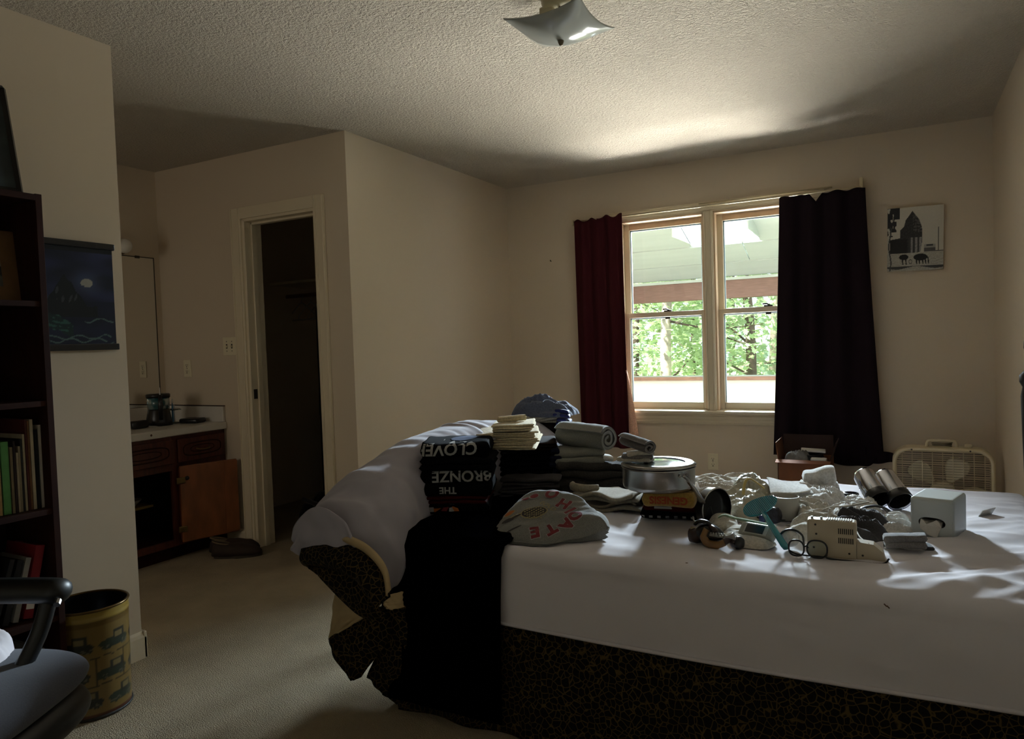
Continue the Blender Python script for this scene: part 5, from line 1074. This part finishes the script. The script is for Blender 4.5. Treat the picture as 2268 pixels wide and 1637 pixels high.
obj('hub', xf(lathe(bm_new(), [(0, .02), (.05, .018), (.062, .008), (.062, -.02), (0, -.02)], 32), TR((fcx, (fy0+fy1)/2-.015, zc+.02), rx=PI/2)), M_blade, t, smooth=True)
obj('carry_handle', T(smooth_path([(fcx-.075, 4.675, FT-.002), (fcx-.07, 4.675, FT+.026), (fcx-.05, 4.675, FT+.034), (fcx+.045, 4.675, FT+.034), (fcx+.065, 4.675, FT+.026), (fcx+.07, 4.675, FT-.002)], 5), .008, n=8), M_fan, t, smooth=True)
obj('speed_knob', lathe(bm_new(), [(0, FT), (.018, FT), (.018, FT+.016), (.014, FT+.018), (0, FT+.018)], 18, fcx+.125, 4.675), M_fan, t, smooth=True)
for s in (-1, 1): obj('foot', B(fcx+s*.15-.03, fcx+s*.15+.03, fy0-.03, fy1+.03, 0, .025, bev=.006), M_fan, t)
for x in (-.15, .13): obj('screw', xf(lathe(bm_new(), [(0, .004), (.004, .003), (.005, 0)], 10), TR((fcx+x, fy0-.004, FT-.012), rx=PI/2)), M_slot, t, smooth=True)
mesh_thing('power_cord', 'coiled power cord tucked under the handle of the box fan', 'cord', T([(fcx+.045*math.cos(i*.5)*(1+.004*i), 4.675+.02*math.sin(i*.5), FT+.005+.0008*i) for i in range(26)], .0035, n=6), mat('cord_brown', '5d5442', .5), smooth=True)

# ================================================================== LEFT: BOOKCASE
KX, KY0, KY1, KZ = -2.42, .55, 1.352, 1.747
t = thing('bookcase', 'tall dark brown bookcase against the left wall', 'bookcase', (-2.56, .95, 0)); M_bk = mat('bookcase_back', '1a0e09', .7)
obj('side_panel', B(XL+.002, KX, KY1-.020, KY1, 0, KZ, bev=.001), M_dark_wood, t); obj('side_panel', B(XL+.002, KX, KY0, KY0+.02, 0, KZ, bev=.001), M_dark_wood, t)
obj('back_panel', B(XL+.002, XL+.008, KY0+.02, KY1-.02, .06, KZ-.02), M_bk, t); obj('top_panel', B(XL+.002, KX, KY0+.02, KY1-.02, KZ-.022, KZ-.002, bev=.001), M_dark_wood, t)
SH = [.06, .385, .735, 1.085, 1.405]
for z in SH: obj('shelf', B(XL+.008, KX-.004, KY0+.02, KY1-.02, z-.018, z, bev=.001), M_dark_wood, t)
obj('plinth', B(KX-.03, KX-.015, KY0+.02, KY1-.02, 0, .042), M_dark_wood, t)
def book(y, th, h, z, lb, col, depth=.17, lean=0, grp='books on the middle shelf of the bookcase', pages=True):
    m = mat('book_'+col, col, .6, nz=30, na=.08); t = thing('book', lb, 'book', (KX-.045-depth/2, y, z), 0, grp, rot=(lean, 0, 0))
    x = depth/2
    obj('cover', B(x-.003, x, -th/2, th/2, 0, h, bev=.001), m, t, local=True)
    for s in (-1, 1): obj('cover', B(-x, x, s*th/2-(.0015 if s > 0 else 0), s*th/2+(0 if s > 0 else .0015), 0, h), m, t, local=True)
    obj('pages', B(-x+.004, x-.004, -th/2+.002, th/2-.002, .003, h-.004), mat('book_pages', 'a79c82', .9), t, local=True)
    return t
# middle shelf: measured along the spines, right to left
bks = [(104, 98, 935, '171310', 'thin black book at the right end of the middle shelf'), (97, 87, 934, 'b3aa9b', 'wide off-white book near the right end of the middle shelf'), (86, 78, 945, '0f0f10', 'black book left of the wide off-white one'), (77, 69, 922, 'b9ac8f', 'tall cream book in the middle of the shelf'),
       (68, 64, 925, '6e4a28', 'tall brown book left of the cream one'), (63, 58, 922, '4a1a14', 'tall dark red book on the middle shelf'), (57, 51, 955, 'a69a7e', 'beige book left of the dark red one'), (50, 47, 965, '1b1a18', 'narrow black book on the middle shelf'), (46, 41, 982, '8a7d62', 'short tan book on the middle shelf'),
       (41, 36, 996, 'a5967c', 'short pale book with worn spine on the middle shelf'), (35, 30, 970, '24140f', 'dark maroon book right of the green one'), (29, 22, 984, '7a6c4f', 'slim tan book right of the green one'), (20, 2, 972, '4f8a4a', 'bright green book on the middle shelf'), (0, -22, 1010, 'a8895a', 'ochre book at the left edge of the picture')]
for pr_, pl_, pt, col, lb in bks:
    X = KX-.045; sl_ = 20; a = atX(pr_+14*(1-(pr_/110))*0, 1100, X) ; yr = atX(pr_, 1020, X).y; yl = atX(pl_, 1020, X).y; h = max(.15, min(.30, atX((pr_+pl_)/2, pt, X).z-.745))
    book((yr+yl)/2, max(.006, yr-yl-.0015), h, .7355, lb, col)
low = [(60, 40, 1175, '8a6a2a', 'leaning ochre book on the lower shelf', .32), (62, 55, 1195, '1c1c20', 'leaning black book with a pale edge on the lower shelf', .30), (75, 66, 1200, '15151a', 'second leaning black book on the lower shelf', .28), (82, 74, 1205, '8d8a84', 'leaning grey paperback on the lower shelf', .25), (100, 84, 1192, '7d1620', 'leaning red book with white label on the lower shelf', .22)]
yb = [1.10, 1.165, 1.195, 1.225, 1.262]
for k, (pr_, pl_, pt, col, lb, ln) in enumerate(low):
    q = book(yb[k], (.03, .014, .018, .016, .028)[k], (.24, .21, .20, .20, .23)[k], .3856+.006, lb, col, grp='leaning books on the lower shelf', lean=-ln)
    if k == 4: obj('label', B(.0852, .0862, -.012, .012, .03, .09), M_whitep, q, local=True)
for k, (y, th, h, col, lb) in enumerate(((1.30, .012, .22, '9a958c', 'thin pale book at the right of the bottom shelf'), (1.24, .022, .20, '8a8578', 'grey book on the bottom shelf'), (1.18, .03, .21, '2f5a24', 'green book on the bottom shelf'), (1.13, .014, .22, '9c9a94', 'white paperback on the bottom shelf'), (1.09, .03, .22, '17171a', 'black book on the bottom shelf'))):
    book(y, th, h, .0605, lb, col, grp='books on the bottom shelf')
# framed picture on the upper shelf
def beach(u, v):
    k = .16+.10*nz(u*8, v*8); return (k*1.1, k, k*.7) if v > .5 else ((.02, .025, .02) if v > .28+.04*nz(u*20, 1) else (k*.5, k*.5, k*.4))
yr = atX(64, 650, -2.50).y; t = thing('picture_frame', 'tan matted picture frame standing on the upper shelf of the bookcase', 'picture frame', (-2.54, yr-.13, 1.406))
obj('frame', xf(B(-.008, .008, -.13, .13, 0, .235, bev=.002), TR((-2.54, yr-.13, 1.406), 0, -.12)), mat('frame_tan', '6a4a28', .6, nz=20, na=.15), t)
paint('photo', mat_attr('print_paint'), (-2.5295, yr-.20, 1.456), (0, .14, 0), (-.016, 0, .13), 50, 50, beach, t)
def dark(u, v):
    k = .02+.03*max(0, nz(u*7, v*7)); return (k*.7, k, k)
t = thing('picture_frame', 'black framed picture leaning on top of the bookcase', 'picture frame', (-2.52, 1.12, KZ))
M_f2 = mat('frame_black', '120d0b', .3); p1 = atX(33, 420, -2.50)
def leanq(y, z): return (-2.47-.20*z, y, KZ+z)
yR = p1.y
for a, b in (((yR-.40, 0), (yR, 0)), ((yR, 0), (yR-.0, .34)), ((yR, .34), (yR-.40, .34)), ((yR-.40, .34), (yR-.40, 0))): obj('frame_side', T([leanq(a[0], a[1]+.008), leanq(b[0], b[1]+.008)], .010, n=4), M_f2, t)
paint('picture', mat_attr('print_paint'), leanq(yR-.395, .01), (0, .39, 0), (-.20*.33, 0, .33), 30, 30, dark, t)
# ================================================================== PAINTED WALL HANGING
def sea(u, v):
    n = nz(u*4, v*9, 1); c = [.004+.004*n, .006+.006*n, .018+.022*max(0, n+.2)]
    if v > .45:
        k = .035*max(0, nz(u*3+4, v*7, 5)+.25)*(1+.8*math.exp(-((u-.70)**2+(v-.62)**2)*9)); c = [c[0]+k*.35, c[1]+k*.45, c[2]+k*1.3]
    if v > .92: c = [.002, .002, .003]
    d = math.hypot((u-.72)*1.0, (v-.625)*1.5)
    if d < .30: g = (1-d/.30)**2*.07; c = [c[0]+g*.6, c[1]+g*.8, c[2]+g*1.3]
    if d < .062 and not (v < .60 and nz(u*20, 3) > .1): c = [.30, .29, .25]
    mh = .40+.30*max(0, 1-abs(u-.50)/.22)+.03*nz(u*22, 2)
    if .22 < u < .82 and .30 < v < mh: 
        r = nz(u*20, v*14-u*22, 4); c = [.002, .003, .004]
        if r > .35 and v > .42 and u < .62: c = [.035, .04, .045]
    wv = .335-1.6*(u-.30)**2+.015*nz(u*20, 7)
    if .0 < u < .56 and wv-.14 < v < wv:
        r = nz(u*16+v*10, v*30, 8); c = [.004, .020, .016]
        if r > .10: c = [.02, .085, .065]
    for k, (b, x0, x1) in enumerate(((.11, .0, .95), (.27, .68, .98), (.08, .2, .9), (.05, .85, .98))):
        w_ = b+.018*math.sin(u*23+k)+.012*nz(u*13, k)
        if x0 < u < x1 and abs(v-w_) < .007*(1+.8*nz(u*11, k, 2)): c = [.07, .12, .11]
    return c
t = thing('wall_hanging', 'dark unframed seascape by moonlight hanging on the left wall beside the bookcase', 'painting', (XL+.01, 1.58, 1.247))
HZ0, HZ1 = 1.247, 1.655; HY0, HY1 = 1.385, 1.762
obj('canvas', B(XL+.004, XL+.012, HY0, HY1, HZ0, HZ1), mat('hanging_back', '0a0c12', .9), t)
paint('painting', mat_attr('print_paint'), (XL+.0128, HY0+.001, HZ0+.006), (0, HY1-HY0-.002, 0), (0, 0, HZ1-HZ0-.012), 130, 140, sea, t)
for z in (HZ0, HZ1-.022): obj('end_bar', B(XL+.002, XL+.020, HY0-.004, HY1+.008, z, z+.024, bev=.003), M_blackp, t)
# ================================================================== WASTE BIN, CHAIR
wx, wy, wr, wh = -2.500, 1.475, .124, .365
for _ in range(1): pass
t = thing('waste_bin', 'round metal waste bin printed with vintage cars on mustard, by the left wall', 'waste bin', (wx, wy, 0))
me = bpy.data.meshes.new('shell'); nu_, nv_ = 150, 80
def car(u, v):
    c = [.17, .11, .032]; 
    rows = ((.18, .05), (.43, .17), (.70, .02))
    if v > .90: c = [.28, .19, .04]
    elif v > .86: c = [.12, .07, .015]
    elif v < .045: c = [.07, .02, .01]
    for k, (cv, ph) in enumerate(rows):
        for j in range(6):
            cu = (j/6+ph) % 1; du = ((u-cu+.5) % 1-.5)*6*.9; dv = (v-cv)/.105
            body = (du/.40)**2+((dv+.25)/.45)**2 < 1; cab = abs(du-.10) < .17 and -.1 < dv < .75; wh1 = (du+.22)**2+((dv+.55)*.6)**2 < .018; wh2 = (du-.24)**2+((dv+.55)*.6)**2 < .018
            if body or wh1 or wh2: c = [.012, .014, .012] if (j+k) % 2 else [.02, .03, .02]
            if cab: c = [.02, .02, .015] if not (abs(du-.10) < .11 and .1 < dv < .55) else [.16, .12, .05]
            if (wh1 or wh2) and nz(u*90, v*60) > .1: c = [.10, .09, .06]
    for vv in (.305, .565):
        if abs(v-vv-.012*math.sin(u*20)) < .005: c = [.03, .02, .008]
    for uu in range(8):
        if abs(u-uu/8-.06) < .0025 and .30 < v < .57: c = [.03, .02, .008]
    return c
vs, fs, cl = [], [], []
for j in range(nv_+1):
    for i in range(nu_):
        a = 2*PI*i/nu_; v = j/nv_; r = wr*(.965+.035*v)+(.002 if .90 < v < .93 else 0); vs.append((wx+r*math.cos(a), wy+r*math.sin(a), .004+wh*v)); cl.append(car(i/nu_, v))
for j in range(nv_):
    for i in range(nu_): k = (i+1) % nu_; fs.append((j*nu_+i, j*nu_+k, (j+1)*nu_+k, (j+1)*nu_+i))
sh_ = obj('shell', (vs, fs), mat_attr('bin_print', .30), t, smooth=True); ca_ = sh_.data.color_attributes.new('Col', 'FLOAT_COLOR', 'POINT')
for i, c in enumerate(cl): ca_.data[i].color = (*c, 1)
obj('inner_wall', lathe(bm_new(), [(wr*.96, wh), (wr*.94, .01), (0, .01)], 48, wx, wy), M_blackp, t, smooth=True)
obj('rim', T([(wx+wr*math.cos(2*PI*i/48), wy+wr*math.sin(2*PI*i/48), wh+.004) for i in range(48)], .0045, n=8, closed=True), mat('bin_rim_brass', '5b4520', .3, .7), t, smooth=True)
obj('base_ring', T([(wx+wr*.965*math.cos(2*PI*i/48), wy+wr*.965*math.sin(2*PI*i/48), .006) for i in range(48)], .005, n=8, closed=True), M_slot, t, smooth=True)
# upholstered chair, its seat front and one arm in view
cs = atZ(60, 1530, .44); F_seat = fabric('chair_seat_grey', '4d4f58', nz=300, na=.1); M_ck = mat('chair_black', '070708', .45)
t = thing('desk_chair', 'black desk chair with slate grey seat, cut off by the left edge', 'chair', (-2.03, .88, 0))
def cush(u, v):
    a = 2*PI*u; b = (v-.5)*PI; cx, sx = math.cos(a), math.sin(a); r = math.cos(b)**.35; x = .26*math.copysign(abs(cx)**.55, cx)*r; y = .27*math.copysign(abs(sx)**.55, sx)*r; z = .045*math.sin(b)+.012*(1-(x/.26)**2-(y/.27)**2)*(1 if b > 0 else 0)
    ang = .49; return (-1.985+x*math.cos(ang)-y*math.sin(ang), .815+x*math.sin(ang)+y*math.cos(ang), .415+z)
obj('seat', grid(cush, 80, 30, True), F_seat, t, smooth=True)
def pan_(u, v):
    p_ = cush(u, v); return (p_[0]+.01, p_[1]-.005, .335+(p_[2]-.415)*1.4)
obj('seat_shell', grid(pan_, 60, 20, True), M_ck, t, smooth=True)
obj('column', T([(-1.985, .815, .32), (-1.985, .815, .08)], [.05, .03], n=16), M_ck, t, smooth=True)
for k in range(5):
    a = .3+k*2*PI/5; e = (-1.985+.27*math.cos(a), .815+.27*math.sin(a)); lg = obj('leg', T([(-1.985, .815, .10), (e[0], e[1], .065)], [.028, .02], n=10), M_ck, t, smooth=True)
    obj('caster', xf(lathe(bm_new(), [(0, -.02), (.02, -.02), (.026, -.012), (.026, .012), (.02, .02), (0, .02)], 16), TR((e[0], e[1], .027), a, 0, PI/2)), M_ck, lg, smooth=True)
ar = [atZ(-60, 1300, .64), atZ(30, 1298, .64), atZ(110, 1298, .64), atZ(146, 1304, .635)]
obj('armrest', T(smooth_path([Vector((p.x, p.y, .628)) for p in ar], 5), [.038]*12+[.037, .034, .024, .012], n=14, flat=.85), M_ck, t, smooth=True)
obj('arm_post', T(smooth_path([Vector((ar[2].x, ar[2].y, .62)), Vector((ar[2].x-.01, ar[2].y-.03, .52)), Vector((ar[2].x-.02, ar[2].y-.10, .40)), Vector((-2.0, .95, .34))], 5), .020, n=10), M_ck, t, smooth=True)
obj('arm_bolt', T([Vector((ar[3].x-.0, ar[3].y-.02, .612)), Vector((ar[3].x+.01, ar[3].y-.03, .605))], .008, n=8), M_steel, t)
pc2 = atZ(8, 1425, .52)
mesh_thing('white_cloth', 'corner of a white cloth lying on the desk chair at the left edge', 'cloth', Heap([(pc2.x-.26, pc2.y-.12), (pc2.x-.02, pc2.y-.10), (pc2.x+.0, pc2.y-.02), (pc2.x-.05, pc2.y+.04), (pc2.x-.24, pc2.y+.1)], .055, 301, .5, 12).mesh(.452, 20, 60), M_sheet, smooth=True)

# ================================================================== VANITY ALCOVE
VX = -3.80; VY0, VY1, VZ = 1.98, YC-.002, .785
van = thing('vanity_cabinet', 'dark cherry vanity cabinet with one door swung wide open, in the alcove', 'cabinet', (-4.08, 2.57, 0))
obj('side_panel', B(XM+.002, VX-.02, VY1-.018, VY1, .0, .742), M_cherry, van); obj('side_panel', B(XM+.002, VX-.02, VY0, VY0+.018, .0, .742), M_cherry, van)
obj('back_panel', B(XM+.002, XM+.008, VY0+.018, VY1-.018, .02, .742), M_bk, van); obj('floor_panel', B(XM+.01, VX-.02, VY0+.02, VY1-.02, .09, .105), M_dark_wood, van)
obj('kick_board', B(VX-.075, VX-.06, VY0, VY1, 0, .09), M_dark_wood, van)
bys = [VY0, 2.40, 2.80, VY1]
for y in bys: obj('stile', B(VX-.02, VX, max(VY0, y-.022), min(VY1, y+.022), .085, .742, bev=.001), M_cherry, van)
for z0, z1 in ((.085, .125), (.535, .585), (.712, .742)): obj('rail', B(VX-.02, VX-.001, VY0, VY1, z0, z1, bev=.001), M_cherry, van)
M_brass = mat('antique_brass', '6e5a36', .35, .8)
for k in (1, 2, 0):
    y0, y1 = bys[k]+.014, bys[k+1]-.014; d = obj('drawer', B(VX, VX+.018, y0, y1, .578, .718, bev=.004), M_cherry, van)
    yc, zc_, hw_, hh_ = (y0+y1)/2, .648, (y1-y0)/2-.035, .038
    P = [(VX+.0185, yc+hw_*math.copysign(abs(math.cos(a))**.5, math.cos(a)), zc_+hh_*math.copysign(abs(math.sin(a))**.6, math.sin(a))) for a in [2*PI*i/40 for i in range(40)]]
    obj('moulding', T(P, .004, n=6, closed=True), M_dark_wood, d, smooth=True)
    P = [(VX+.0185, yc+(hw_-.05)*math.copysign(abs(math.cos(a))**.8, math.cos(a)), zc_+.020*math.copysign(abs(math.sin(a))**.8, math.sin(a))) for a in [2*PI*i/40 for i in range(40)]]
    obj('moulding', T(P, .003, n=6, closed=True), M_dark_wood, d, smooth=True)
    if k == 2:
        h = obj('handle', T(smooth_path([(VX+.02, yc-.045, zc_), (VX+.036, yc-.035, zc_-.004), (VX+.040, yc, zc_-.008), (VX+.036, yc+.035, zc_-.004), (VX+.02, yc+.045, zc_)], 5), .0045, n=8), M_brass, d, smooth=True)
# closed door at far right bay is hidden behind the open one
obj('door', B(VX, VX+.018, 2.814, VY1-.014, .115, .548, bev=.004), M_cherry, van)
# middle bay door swung right round on the centre stile, its plain back showing
ang = .30; dm = Matrix.Translation((VX+.022, 2.806, 0)) @ Matrix.Rotation(-ang, 4, 'Z'); M_db = mat('door_back_wood', '7a4522', .45, nz=9, na=.25, stretch=(4, 1, .6))
dd = obj('door', xf(B(0, .018, 0, .345, .105, .560, bev=.004), dm), M_db, van)
obj('back_batten', xf(B(.018, .024, .262, .345, .112, .553, bev=.002), dm), M_db, dd)
for z in (.475, .185):
    obj('hinge', xf(B(.012, .026, -.022, .028, z-.018, z+.018, bev=.003), dm), M_brass, dd)
obj('knob_bolt', xf(lathe(bm_new(), [(0, .006), (.010, .005), (.013, 0)], 14), dm @ TR((.018, .04, .485), ry=PI/2)), M_slot, dd, smooth=True)
obj('inner_shelf', B(XM+.01, VX-.22, VY0+.02, 2.80, .30, .315), mat('inner_shelf_wood', '8a7038', .6), van)
mesh_thing('white_bowl', 'pale bowl on the shelf inside the open vanity cabinet', 'bowl', lathe(bm_new(), [(0, .316), (.03, .316), (.07, .355), (.068, .356), (.03, .322), (0, .322)], 24, -4.1, 2.70), mat('bowl_pale', '8e8b80', .4), smooth=True)
mesh_thing('cleaning_bottle', 'dark bottle inside the open vanity cabinet', 'bottle', lathe(bm_new(), [(0, .106), (.04, .106), (.042, .12), (.042, .22), (.018, .25), (.018, .28), (0, .28)], 20, -4.05, 2.60), mat('bottle_brown', '4a2a18', .3), smooth=True)
ct = thing('countertop', 'white laminate countertop with backsplashes on the vanity cabinet', 'countertop', (-4.08, 2.57, .742))
obj('top', B(XM+.002, VX+.028, VY0-.01, VY1, .742, .786, bev=.006), M_counter, ct)
obj('backsplash', B(XM+.002, XM+.022, VY0-.01, VY1, .786, .885, bev=.003), M_counter, ct); obj('side_splash', B(XM+.022, VX+.015, VY1-.018, VY1, .786, .885, bev=.003), M_counter, ct)
obj('splash_edge', B(XM+.002, VX+.018, VY1-.020, VY1, .885, .889), M_dark_wood, ct)
obj('basin', grid(lambda u, v: (-4.07+.165*math.cos(2*PI*u)*(1-.25*v)*1.0, 2.42+.21*math.sin(2*PI*u)*(1-.25*v), .787+.006*math.sin(v*PI)-.0*v), 50, 8, True), M_counter, ct, smooth=True)
# mirror and globe lights
t = thing('vanity_mirror', 'large frameless wall mirror above the vanity counter', 'mirror', (XM+.004, 2.55, .89)); M_mir = mat('mirror_silver', 'e6e6e2', .02, 1)
obj('mirror_glass', B(XM+.001, XM+.006, 1.99, 3.120, .888, 1.865), M_mir, t); M_bv = mat('mirror_edge', '3c382f', .4)
obj('edge', B(XM+.001, XM+.0075, 3.118, 3.124, .888, 1.868), M_bv, t); obj('edge', B(XM+.001, XM+.0075, 1.99, 3.124, 1.862, 1.868), M_bv, t)
obj('clip', B(XM+.001, XM+.012, 2.99, 3.02, 1.855, 1.872, bev=.002), M_bv, t)
gq = atX(279, 545, XM+.10)
t = thing('vanity_light', 'unlit white globe bulbs on a brass bar above the mirror', 'wall light', (XM, gq.y-.25, 1.88)); obj('bar', B(XM+.001, XM+.05, gq.y-.62, gq.y+.0, gq.z-.075, gq.z-.02, bev=.004), M_brass, t)
for k in range(4):
    yy = gq.y-.012-k*.16; b = obj('socket', xf(lathe(bm_new(), [(.02, 0), (.022, .03), (.015, .05)], 20), TR((XM+.05, yy, gq.z-.03), ry=PI/2)), M_brass, t, smooth=True)
    obj('bulb', lathe(bm_new(), [(.046*math.sin(a), gq.z-.046*math.cos(a)) for a in [PI*i/16 for i in range(17)]], 26, XM+.10, yy), mat('bulb_white', 'e2dfd6', .25), t, smooth=True)
# things on the counter
def on(px, py, X): 
    q = atX(px, py, X); return q.y
CZ = .787; M_teal2 = mat('tank_teal', '2f6a72', .08, spec=.9, trans=.4)
X_ = -4.06; yy = on(352, 920, X_); t = thing('water_flosser', 'black water flosser with teal tank standing in front of the mirror', 'water flosser', (X_, yy, CZ))
obj('base', lathe(bm_new(), [(0, CZ), (0.0775, CZ), (0.0750, CZ+0.0256), (0.0625, CZ+0.0960), (0.0600, CZ+0.1024), (0, CZ+0.1024)], 30, X_, yy), M_blackp, t, smooth=True)
obj('tank', lathe(bm_new(), [(0, CZ+0.1024), (0.0625, CZ+0.1024), (0.0650, CZ+0.1728), (0, CZ+0.1728)], 30, X_, yy), M_teal2, t, smooth=True); obj('lid', lathe(bm_new(), [(0, CZ+0.1728), (0.0688, CZ+0.1728), (0.0700, CZ+0.1920), (0.0625, CZ+0.1971), (0, CZ+0.1971)], 30, X_, yy), M_blackp, t, smooth=True)
wd = obj('wand', T([(X_+.06, yy-.03, CZ+0.0384), (X_+.065, yy-.032, CZ+0.1280), (X_+.064, yy-.032, CZ+0.1920)], [.012, .014, .011], n=12), M_blackp, t, smooth=True); obj('nozzle', T([(X_+.064, yy-.032, CZ+0.1920), (X_+.064, yy-.032, CZ+0.2368)], [.004, .002], n=8), M_whitep, wd, smooth=True)
obj('dial', xf(lathe(bm_new(), [(0, .006), (.010, .004), (.012, 0)], 16), TR((X_+.055, yy+.0, CZ+0.0576), ry=PI/2)), M_steel, t, smooth=True)
X_ = -4.02; yy = on(307, 936, X_); mesh_thing('alarm_clock', 'small black rounded alarm clock at the near end of the counter', 'clock', xf(B(-.03, .03, -.055, .055, 0, .048, bev=.018, seg=4), TR((X_, yy, CZ))), M_blackp, smooth=True)
mesh_thing('folded_washcloth', 'white washcloth under the black water flosser', 'cloth', Heap([(-4.20, yy+.06), (-4.02, yy+.05), (-4.0, yy+.20), (-4.18, yy+.22)], .006, 401, .5, 20).mesh(CZ, 12, 40), F_white, smooth=True)
X_ = -4.08; yy = min(on(400, 928, X_), 3.02); t = thing('toothbrush_holder', 'clear stand holding a blue toothbrush on the vanity counter', 'toothbrush holder', (X_, yy, CZ))
obj('base', lathe(bm_new(), [(0, CZ), (.045, CZ), (.045, CZ+.008), (0, CZ+.010)], 24, X_, yy), mat('holder_green_glass', '4a564c', .1, trans=.5), t, smooth=True); obj('stem', T([(X_, yy, CZ+.008), (X_, yy, CZ+.12)], .003, n=8), M_steel, t)
obj('ring', lathe(bm_new(), [(0, CZ+.090), (.030, CZ+.088), (.045, CZ+.084), (.030, CZ+.094), (0, CZ+.096)], 24, X_, yy), mat('holder_green_glass', '4a564c', .1, trans=.5), t, smooth=True)
tbx = thing('toothbrush', 'light blue toothbrush standing upright in the clear stand', 'toothbrush', (X_+.02, yy-.02, CZ)); obj('handle', T([(X_+.022, yy-.028, CZ+.01), (X_+.022, yy-.028, CZ+.10), (X_+.022, yy-.028, CZ+.13)], [.006, .005, .003], n=8), mat('brush_blue', '3f7ca6', .3), tbx, smooth=True); obj('bristles', B(X_+.018, X_+.026, yy-.032, yy-.022, CZ+.13, CZ+.155, bev=.002), M_whitep, tbx)
q = atX(455, 928, -3.95); mesh_thing('black_case', 'flat black zip case at the wall end of the counter', 'case', xf(B(-.065, .065, -.05, .05, 0, .03, bev=.010), TR((-3.96, min(q.y, 3.06), CZ), .25)), M_blackp, smooth=True)
mesh_thing('counter_chip', 'small brown chip on the front edge of the white countertop', 'chip', xf(lathe(bm_new(), [(0, .0012), (.006, .001), (.007, 0)], 10), TR((VX+.028, atX(335, 962, VX+.028).y, .765), ry=PI/2)), stn)
# shoes by the closet door
M_shoe = mat('shoe_suede_brown', '2e1f14', .8, nz=40, na=.15); M_sole = mat('shoe_sole', '3b3328', .7)
def shoe(cx, cy, rz, lb):
    t = thing('shoe', lb, 'shoe', (cx, cy, 0), rz, 'pair of shoes by the closet door'); L = .29
    def up(u, v):
        x = -L/2+L*u; w_ = .036+.014*math.sin(min(1, u*1.15)*PI*.9)+.008*(u > .5)*math.sin((u-.5)*2*PI*.5); w_ *= min(1, math.sqrt(max(.0, 1-((u-.5)*2)**8))+.02)
        hgt = key(u, [(0, .070), (.12, .078), (.35, .066), (.55, .062), (.8, .048), (1, .018)]); a = PI*v; return (x, w_*math.cos(a), .018+hgt*math.sin(a)**.55*min(1, math.sqrt(max(0, 1-((u-.5)*2)**10))+.1))
    obj('upper', grid(up, 40, 24), M_shoe, t, local=True, smooth=True, solid=.003)
    P = [(-L/2+.012+L*.965*(.5-.5*math.cos(a))*1.0, (.040+.010*(math.cos(a) < 0))*math.sin(a)) for a in [2*PI*i/36 for i in range(36)]]; obj('sole', prism(bm_new(), P, 'z', 0, .022), M_sole, t, local=True)
    obj('collar', T([(-.085+.05*math.cos(a), .026*math.sin(a), .090-.012*math.cos(a)) for a in [2*PI*i/24 for i in range(24)]], .005, n=6, closed=True), mat('shoe_lining', '6b5a44', .9), t, local=True, smooth=True)
    obj('seam', T([(.01, -.03, .070), (.045, 0, .074), (.01, .03, .070)], .002, n=5), M_sole, t, local=True); return t
sa, sb = atZ(462, 1240, 0), atZ(570, 1232, 0); srz = math.atan2(sb.y-sa.y, sb.x-sa.x)
c_ = (sa+sb)/2; shoe(c_.x, c_.y+.03, srz, 'dark brown suede slip-on shoe nearer the camera, by the closet door'); shoe(c_.x-.10, c_.y+.10, srz+.18, 'dark brown suede slip-on shoe behind its mate, by the vanity')

# hall window the alcove is lit from, round the corner to the left
w2 = struct('window_2', B(-4.06, -3.18, YR, YR+.03, .86, .90, bev=.003), M_trim)
for q in ((-4.06, -4.02, .86, 2.04), (-3.22, -3.18, .86, 2.04), (-4.06, -3.18, 2.0, 2.04), (-3.64, -3.60, .9, 2.0)): obj('casing', B(q[0], q[1], YR, YR+.03, q[2], q[3], bev=.003), M_trim, w2)
